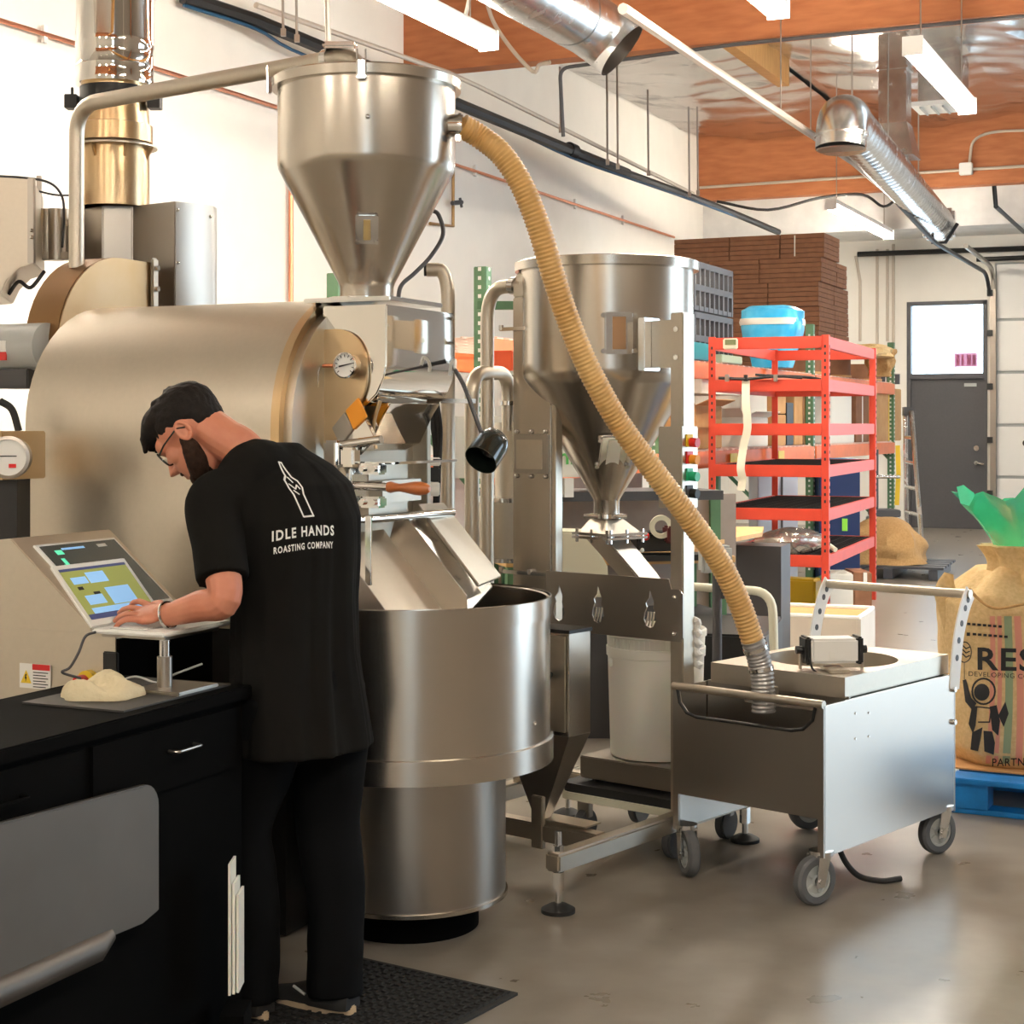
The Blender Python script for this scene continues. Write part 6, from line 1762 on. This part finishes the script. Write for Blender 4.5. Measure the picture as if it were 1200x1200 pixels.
for seg, w_ in ((hand_out, .0032), ([(-.015, .125), (.0, .105), (.012, .120), (.018, .105)], .0026), ([(-.004, .150), (.004, .130)], .0026), ([(-.010, .10), (.004, .085)], .0026)):
    vs, fs = outline(seg, w_)
    on_back('print_hand_emblem', [(p.x * .72 + .012 - p.y * .28, p.y * .68 + .050) for p in vs], fs, bo)
# hair, beard
hr_ = M()
hr_.ball(hp_(-.022, 0, .048), (.102, .080, .086), HA, 28, 18)
hr_.ball(hp_(.030, 0, .088), (.070, .066, .048), HA, 24, 14)
hr_.ball(hp_(.075, .0, .080), (.032, .055, .034), HA, 18, 10)
hr_.ball(hp_(-.060, 0, .010), (.052, .064, .060), HA, 20, 12)
for k in range(9):
    t = -1 + k / 4
    hr_.tube([hp_(.055, t * .045, .098), hp_(.090, t * .042, .080), hp_(.108 + .006 * (k % 3), t * .038, .052 + .006 * (k % 2))], [.018, .014, .004], 8)
for k in range(26):
    a_ = random.uniform(-2.6, 2.6); b_ = random.uniform(.2, 1.1)
    base_ = hp_(-.02 + .085 * math.cos(a_) * math.cos(b_), .070 * math.sin(a_) * math.cos(b_), .05 + .085 * math.sin(b_))
    hr_.tube([base_, base_ + hF * .02 + hU * .008, base_ + hF * .035 - hU * .002], [.010, .008, .003], 6)
hrm = voxel(hr_, .0045, 1, .4)
keep = []
for i, p in enumerate(hrm.v):
    q = p - headc
    st = 1 + .0
    hrm.v[i] = p + (p - headc).normalized() * (.003 * noise.noise(Vector((q.dot(hL) * 130, q.dot(hF) * 28, q.dot(hU) * 40))))
obj('hair', hrm, X['hair'], MANL, angle=60)
bd = M()
bd.ball(hp_(.045, 0, -.095), (.050, .048, .030), HA, 20, 12)
for s in (-1, 1):
    limb(bd, [hp_(-.002, s * .070, -.010), hp_(.004, s * .066, -.045), hp_(.022, s * .055, -.078), hp_(.050, s * .030, -.100)], [.012, .025, .030, .028], 10)
bd.tube([hp_(.088, -.030, -.062), hp_(.098, 0, -.050), hp_(.088, .030, -.062)], .007, 8)
bdm = voxel(bd, .0045, 1, .4)
for i, p in enumerate(bdm.v):
    bdm.v[i] = p + (p - headc).normalized() * (.003 * noise.noise(p * 120))
obj('beard', bdm, X['beard'], MANL)
# glasses
gl = M()
def lens(s):
    c = hp_(.094, s * .034, .000)
    pts = [c + hL * (a * .026) + hU * (b * .020) + hF * (-.006 * abs(a)) for a, b in ((-1, .8), (0, 1), (1, .8), (1.05, 0), (.7, -.9), (0, -1), (-.7, -.9), (-1.0, 0))]
    gl.tube(spline(pts, 3, True), .0026, 8, closed=True)
lens(1); lens(-1)
gl.tube([hp_(.094, -.009, .006), hp_(.099, 0, .010), hp_(.094, .009, .006)], .0024, 8)
for s in (-1, 1):
    gl.tube([hp_(.088, s * .060, .010), hp_(.050, s * .076, .012), hp_(-.010, s * .083, .012), hp_(-.030, s * .082, -.004)], .0024, 8)
obj('glasses', gl, X['plastic'], MANL, label='thin black glasses')
# bracelet, ring, shoes
wd_ = (wrL - elL).normalized(); wc_ = wrL - wd_ * .012
wa = wd_.orthogonal().normalized(); wb_ = wd_.cross(wa)
part('bracelet', X['chrome'], MANL, lambda m: m.tube([wc_ + (wa * math.cos(t) + wb_ * math.sin(t)) * .034 for t in [2 * math.pi * k / 28 for k in range(28)]], .0045, 8, closed=True))
kdn = kd.normalized(); kds = Vector((kd.y, -kd.x, 0)).normalized()
kds = kdn.cross(hup)
rc = wrL + Z * .012 + kdn * .098 - kds * .0125 + hup * .007
part('ring', mat('gold_ring', (.8, .55, .2), .2, 1.0), MANL, lambda m: m.cyl(rc - kdn * .003, rc + kdn * .003, .0108, n=16))
for an_, fd in ((anL, FX), (anR, Vector((-.86, .5, 0)).normalized())):
    sd_ = Vector((-fd.y, fd.x, 0)); c = Vector((an_.x, an_.y, 0))
    def sole(m):
        out = []
        for k in range(28):
            t = 2 * math.pi * k / 28
            x_ = math.cos(t); y_ = math.sin(t)
            w_ = .046 - .006 * (1 - x_) * .5 if x_ < 0 else .050
            out.append(c + fd * (.075 + .145 * x_) + sd_ * (w_ * y_ * (1 if abs(x_) < .9 else .95)) + Z * .002)
        m.prism(out, Z * .030)
    so = part('shoe_sole', X['tan'], MANL, sole, .004)
    def upper(m):
        rr = []
        for f_, h_, w_ in ((-.062, .085, .032), (-.045, .105, .042), (-.01, .115, .046), (.04, .10, .046), (.09, .075, .047), (.15, .055, .047), (.195, .045, .036), (.212, .035, .020)):
            rr.append([c + fd * f_ + sd_ * (w_ * math.cos(t)) + Z * (.028 + max(0, h_ - .03) * max(0, math.sin(t)) - .004 * (math.sin(t) < 0)) for t in [2 * math.pi * k / 20 for k in range(20)]])
        m.loft(rr)
    up_ = part('shoe_upper', X['rubber'], MANL, upper)
    part('shoe_stripe', X['greyp'], up_, lambda m: m.tube([c + fd * .10 + sd_ * .046 + Z * .07, c + fd * .06 + sd_ * .049 + Z * .055], .004, 6))

# anti-fatigue mat
c1, c2 = Vector((-.44, 4.83, 0)), Vector((.016, 4.53, 0))
ex = (c2 - c1).normalized(); ey = Vector((ex.y, -ex.x, 0))
if ey.y > 0: ey = -ey
Lm = (c2 - c1).length
MT = thing('floor_mat', 'black rubber floor mat with a raised grid under the man', 'mat', c1 + ex * Lm / 2 + ey * .5)
part('base', X['rubber'], MT, lambda m: m.prism([c1 + Z * .001, c2 + Z * .001, c2 + ey * 1.1 + Z * .001, c1 + ey * 1.1 + Z * .001], Z * .008))
gm = M()
for k in range(int(Lm / .03)):
    gm.box(c1 + ex * (.015 + .03 * k) + ey * .55 + Z * .011, (.008, 1.06, .006), (ex, ey, Z))
for k in range(36):
    gm.box(c1 + ex * Lm / 2 + ey * (.02 + .03 * k) + Z * .011, (Lm - .03, .008, .006), (ex, ey, Z))
obj('raised_grid', gm, X['rubber'], MT, kind='stuff')
# ================================================================ coffee sack on a blue pallet
PF = frame(27)
pcn = Vector((1.773, 6.67, 0))             # near left corner of the pallet
def pp_(x, y, z=0.0): return pcn + PF[0] * x + PF[1] * y + Z * z
PT = thing('blue_pallet', 'blue painted wooden pallet under the printed coffee sack', 'pallet', pp_(.5, .5))
for k in range(6):
    part('top_board', X['blue'], PT, lambda m: m.box(pp_(.55, .05 + .20 * k, .137), (1.1, .15, .022), PF), .003)
for y in (.06, .55, 1.04):
    part('bottom_board', X['blue'], PT, lambda m: m.box(pp_(.55, y, .012), (1.1, .11, .022), PF), .003)
for x in (.075, .55, 1.03):
    for y in (.06, .55, 1.04):
        part('block', X['blue'], PT, lambda m: m.box(pp_(x, y, .075), (.15, .12, .104), PF), .003)
SS = at(1208, 900, 7.02); SS.z = .152
T0 = thing('cardboard_sheet', 'cardboard sheet lying between the blue pallet and the sack', 'cardboard', SS)
part('sheet', X['cardl'], T0, lambda m: m.box(SS + Z * .0, (.86, .72, .006), PF))
SK = thing('coffee_sack', 'printed burlap coffee sack with red and green stripes on the blue pallet', 'sack', SS)
sm_ = M()
def sprof(t):
    if t < .08: return .86 + 1.5 * t
    if t < .85: return .98 + .04 * math.sin((t - .08) * 3.5)
    return 1.0 - (t - .85) * 3.1
rings = []
SH = .80; fr4 = frame(-12)
for i in range(41):
    t = i / 40
    k = sprof(t); rg = []
    for j in range(64):
        a = 2 * math.pi * j / 64
        ca_, sa_ = math.cos(a), math.sin(a); e = 2.7
        sc = (abs(ca_) ** e + abs(sa_) ** e) ** (-1 / e)
        w = 1 + .05 * noise.noise(Vector((ca_ * 1.6, sa_ * 1.6, t * 3))) + .012 * noise.noise(Vector((ca_ * 9, sa_ * 9, t * 11)))
        rg.append(SS + fr4[0] * (.355 * k * ca_ * sc * w - .04 * t) + fr4[1] * (.27 * k * sa_ * sc * w) + Z * (.004 + SH * t + (.05 * noise.noise(Vector((ca_ * 2, sa_ * 2, 5))) if t > .8 else 0)))
    rings.append(rg)
sm_.loft(rings)
sack = obj('sack_body', sm_, X['burlap'], SK, angle=70)
part('sack_ear', X['burlap'], SK, lambda m: m.tube(spline([at(1122, 745, 6.95), at(1114, 715, 6.95), at(1108, 690, 6.95), at(1112, 672, 6.95)], 5), [.05 + .0 * k for k in range(10)] + [.045, .04, .035, .03, .025, .02], 14, flat=(Vector((1, 0, 0)), .5)))
# gathered neck and folded flap
def neckf(m):
    rr = []
    for i in range(13):
        t = i / 12
        r0 = .21 - .05 * math.sin(t * 3)
        rr.append([SS + Vector((-.03, -.05, .74 + .17 * t)) + fr4[0] * (r0 * math.cos(a) * (1 + .10 * math.sin(9 * a))) + fr4[1] * (r0 * .8 * math.sin(a) * (1 + .10 * math.sin(9 * a))) for a in [2 * math.pi * k / 54 for k in range(54)]])
    m.loft(rr)
part('gathered_neck', X['burlap'], SK, neckf, angle=70)
part('fold_seam', X['burlapd'], SK, lambda m: m.tube(spline([at(1136, 690, 6.66), at(1150, 705, 6.62), at(1168, 713, 6.60), at(1200, 708, 6.60)], 5), .006, 8))
# green liner bag sticking out of the top
def green(m):
    rr = []
    for i in range(15):
        t = i / 14
        rg = []
        for k in range(48):
            a = 2 * math.pi * k / 48
            fl_ = .13 + .17 * t ** 1.2
            rag = 1 + .35 * t * noise.noise(Vector((math.cos(a) * 2.2, math.sin(a) * 2.2, 3))) + .12 * math.sin(7 * a + 3 * t) * t
            rg.append(SS + Vector((-.02, -.05, .86 + .26 * t + .14 * t * noise.noise(Vector((math.cos(a) * 2.5, math.sin(a) * 2.5, 8))))) + Vector((math.cos(a) * fl_ * rag, math.sin(a) * fl_ * .7 * rag, 0)))
        rr.append(rg)
    m.loft(rr, False)
part('liner_bag', X['greenbag'], SK, green, label='translucent green plastic liner', angle=40)
bvs = BVHTree.FromPolygons([tuple(p) for p in sm_.v], sm_.f)
CAMP = Vector((0, 0, CAMH))
def sack_hit(px, py, lift=.003):
    d = (at(px, py, 1.0) - CAMP).normalized()
    h = bvs.ray_cast(CAMP, d, 12)
    return h[0] + h[1] * lift * (1 if h[1].dot(d) < 0 else -1) if h[0] is not None else None
def print_on_sack(name, pts2, fs, mt, lift=.003):
    q = [sack_hit(x, y, lift) for x, y in pts2]
    good = [f for f in fs if all(q[i] is not None for i in f)]
    used = sorted({i for f in good for i in f}); rm = {a: b for b, a in enumerate(used)}
    if not good: return
    m = M(); m.v = [q[i] for i in used]; m.f = [tuple(rm[i] for i in f) for f in good]
    return obj(name, m, mt, sack)
X['pink'] = mat('faded_red_stripe', (.70, .30, .22), .9); X['gstr'] = mat('faded_green_stripe', (.28, .36, .22), .9)
def band(x_top, x_bot, w, y0, y1, mt, n=24):
    vs = []; fs = []
    for i in range(n + 1):
        t = i / n; x = x_top + (x_bot - x_top) * t + 3 * math.sin(t * 3); y = y0 + (y1 - y0) * t
        vs += [(x - w / 2, y), (x, y), (x + w / 2, y)]
        if i: o = 3 * i; fs += [(o - 3, o - 2, o + 1, o), (o - 2, o - 1, o + 2, o + 1)]
    print_on_sack('woven_stripe', vs, fs, mt, .0015)
for x0_, x1_, w_, mt in ((1163, 1157, 6, 'pink'), (1171, 1166, 5, 'pink'), (1181, 1178, 9, 'gstr'), (1192, 1193, 8, 'pink'), (1204, 1208, 8, 'gstr'), (1216, 1222, 8, 'pink')):
    band(x0_, x1_, w_, 722, 902, X[mt])
def grid(poly_px, n=1): return poly_px
def word(body_, x0, y0, h, w, slant=0.0, bold=.0, name='print_lettering'):
    vs, fs = text_mesh(body_, 1.0, bold=bold, align='LEFT', spacing=1.1)
    bm = bmesh.new()
    bvv = [bm.verts.new((p.x, p.y, 0)) for p in vs]
    for f in fs:
        try: bm.faces.new([bvv[i] for i in f])
        except ValueError: pass
    bmesh.ops.triangulate(bm, faces=bm.faces[:])
    bmesh.ops.subdivide_edges(bm, edges=[e for e in bm.edges if e.calc_length() > .25], cuts=2)
    bmesh.ops.triangulate(bm, faces=bm.faces[:])
    bm.verts.index_update()
    xs = [v.co.x for v in bm.verts]; ym = max(v.co.y for v in bm.verts)
    sx = w / (max(xs) - min(xs))
    pts = [(x0 + (v.co.x - min(xs)) * sx, y0 - v.co.y / ym * h + slant * (v.co.x - min(xs)) * sx) for v in bm.verts]
    fs2 = [tuple(v.index for v in f.verts) for f in bm.faces]
    bm.free()
    return print_on_sack(name, pts, fs2, X['ink'], .0045)
word('RES', 1146, 784, 26, 66, .03, .02)
word('DEVELOPING COFF', 1136, 792, 5.5, 78, .05)
word('PARTNE', 1163, 897, 9, 44, -.02, .01)
def poly(pts, fill=True, name='print_mark', w=1.0, lift=.0045):
    if fill:
        cx = sum(p[0] for p in pts) / len(pts); cy = sum(p[1] for p in pts) / len(pts)
        vs = [(cx, cy)] + [((p[0] + cx) / 2, (p[1] + cy) / 2) for p in pts] + list(pts); n = len(pts); fs = []
        for i in range(n):
            j = (i + 1) % n
            fs += [(0, 1 + i, 1 + j), (1 + i, 1 + n + i, 1 + n + j, 1 + j)]
        return print_on_sack(name, vs, fs, X['ink'], lift)
    vs, fs = outline([(a, b) for a, b in pts], w)
    return print_on_sack(name, [(p.x, p.y) for p in vs], fs, X['ink'], lift)
circ = lambda x, y, r, n=20, ry=None: [(x + r * math.cos(2 * math.pi * k / n), y + (ry or r) * math.sin(2 * math.pi * k / n)) for k in range(n)]
# stamped lines, round seal and a small space-suited figure
for y0 in (731, 743):
    x_ = 1127 + (y0 - 731) * .55
    poly([(x_, y0 - 2), (x_ + 4, y0 - 2), (x_ + 4, y0 + 2), (x_, y0 + 2)])
    for k in range(7):
        poly([(x_ + 7 + k * 6, y0 - 1.5 + k * .5), (x_ + 11 + k * 6, y0 - 1.3 + k * .5), (x_ + 11 + k * 6, y0 + 1.5 + k * .5), (x_ + 7 + k * 6, y0 + 1.3 + k * .5)])
c_ = circ(1131, 764, 8, 20, 12); poly(c_ + [c_[0]], False, 'print_seal', .6)
for k in range(3):
    poly([(1125, 758 + 5 * k), (1129, 756 + 5 * k), (1133, 760 + 5 * k), (1137, 758 + 5 * k)], False, 'print_seal', .7)
poly([(1131, 777), (1131, 796)], False, 'print_figure', .4)
c_ = circ(1153, 810, 13, 24, 15); poly(c_ + [c_[0]], False, 'print_figure', 1.1)
poly(circ(1151, 811, 9, 20, 10), True, 'print_figure')
poly([(1129, 797), (1133, 796), (1139, 818), (1145, 824), (1140, 832), (1132, 822)], True, 'print_figure')
poly([(1140, 826), (1146, 828), (1144, 850), (1141, 860), (1136, 848)], True, 'print_figure')
poly([(1160, 828), (1168, 826), (1172, 845), (1170, 862), (1163, 855)], True, 'print_figure')
poly([(1145, 828), (1162, 830), (1160, 846), (1147, 846)], False, 'print_figure', .8)
poly([(1140, 858), (1152, 852), (1150, 866), (1147, 880), (1138, 878)], True, 'print_figure')
poly([(1153, 856), (1163, 857), (1166, 870), (1165, 884), (1154, 880)], True, 'print_figure')
poly([(1170, 838), (1178, 822), (1182, 836), (1176, 852)], True, 'print_figure')
poly([(1137, 912), (1137, 903), (1200, 908)], False, 'print_mark', 1.2)
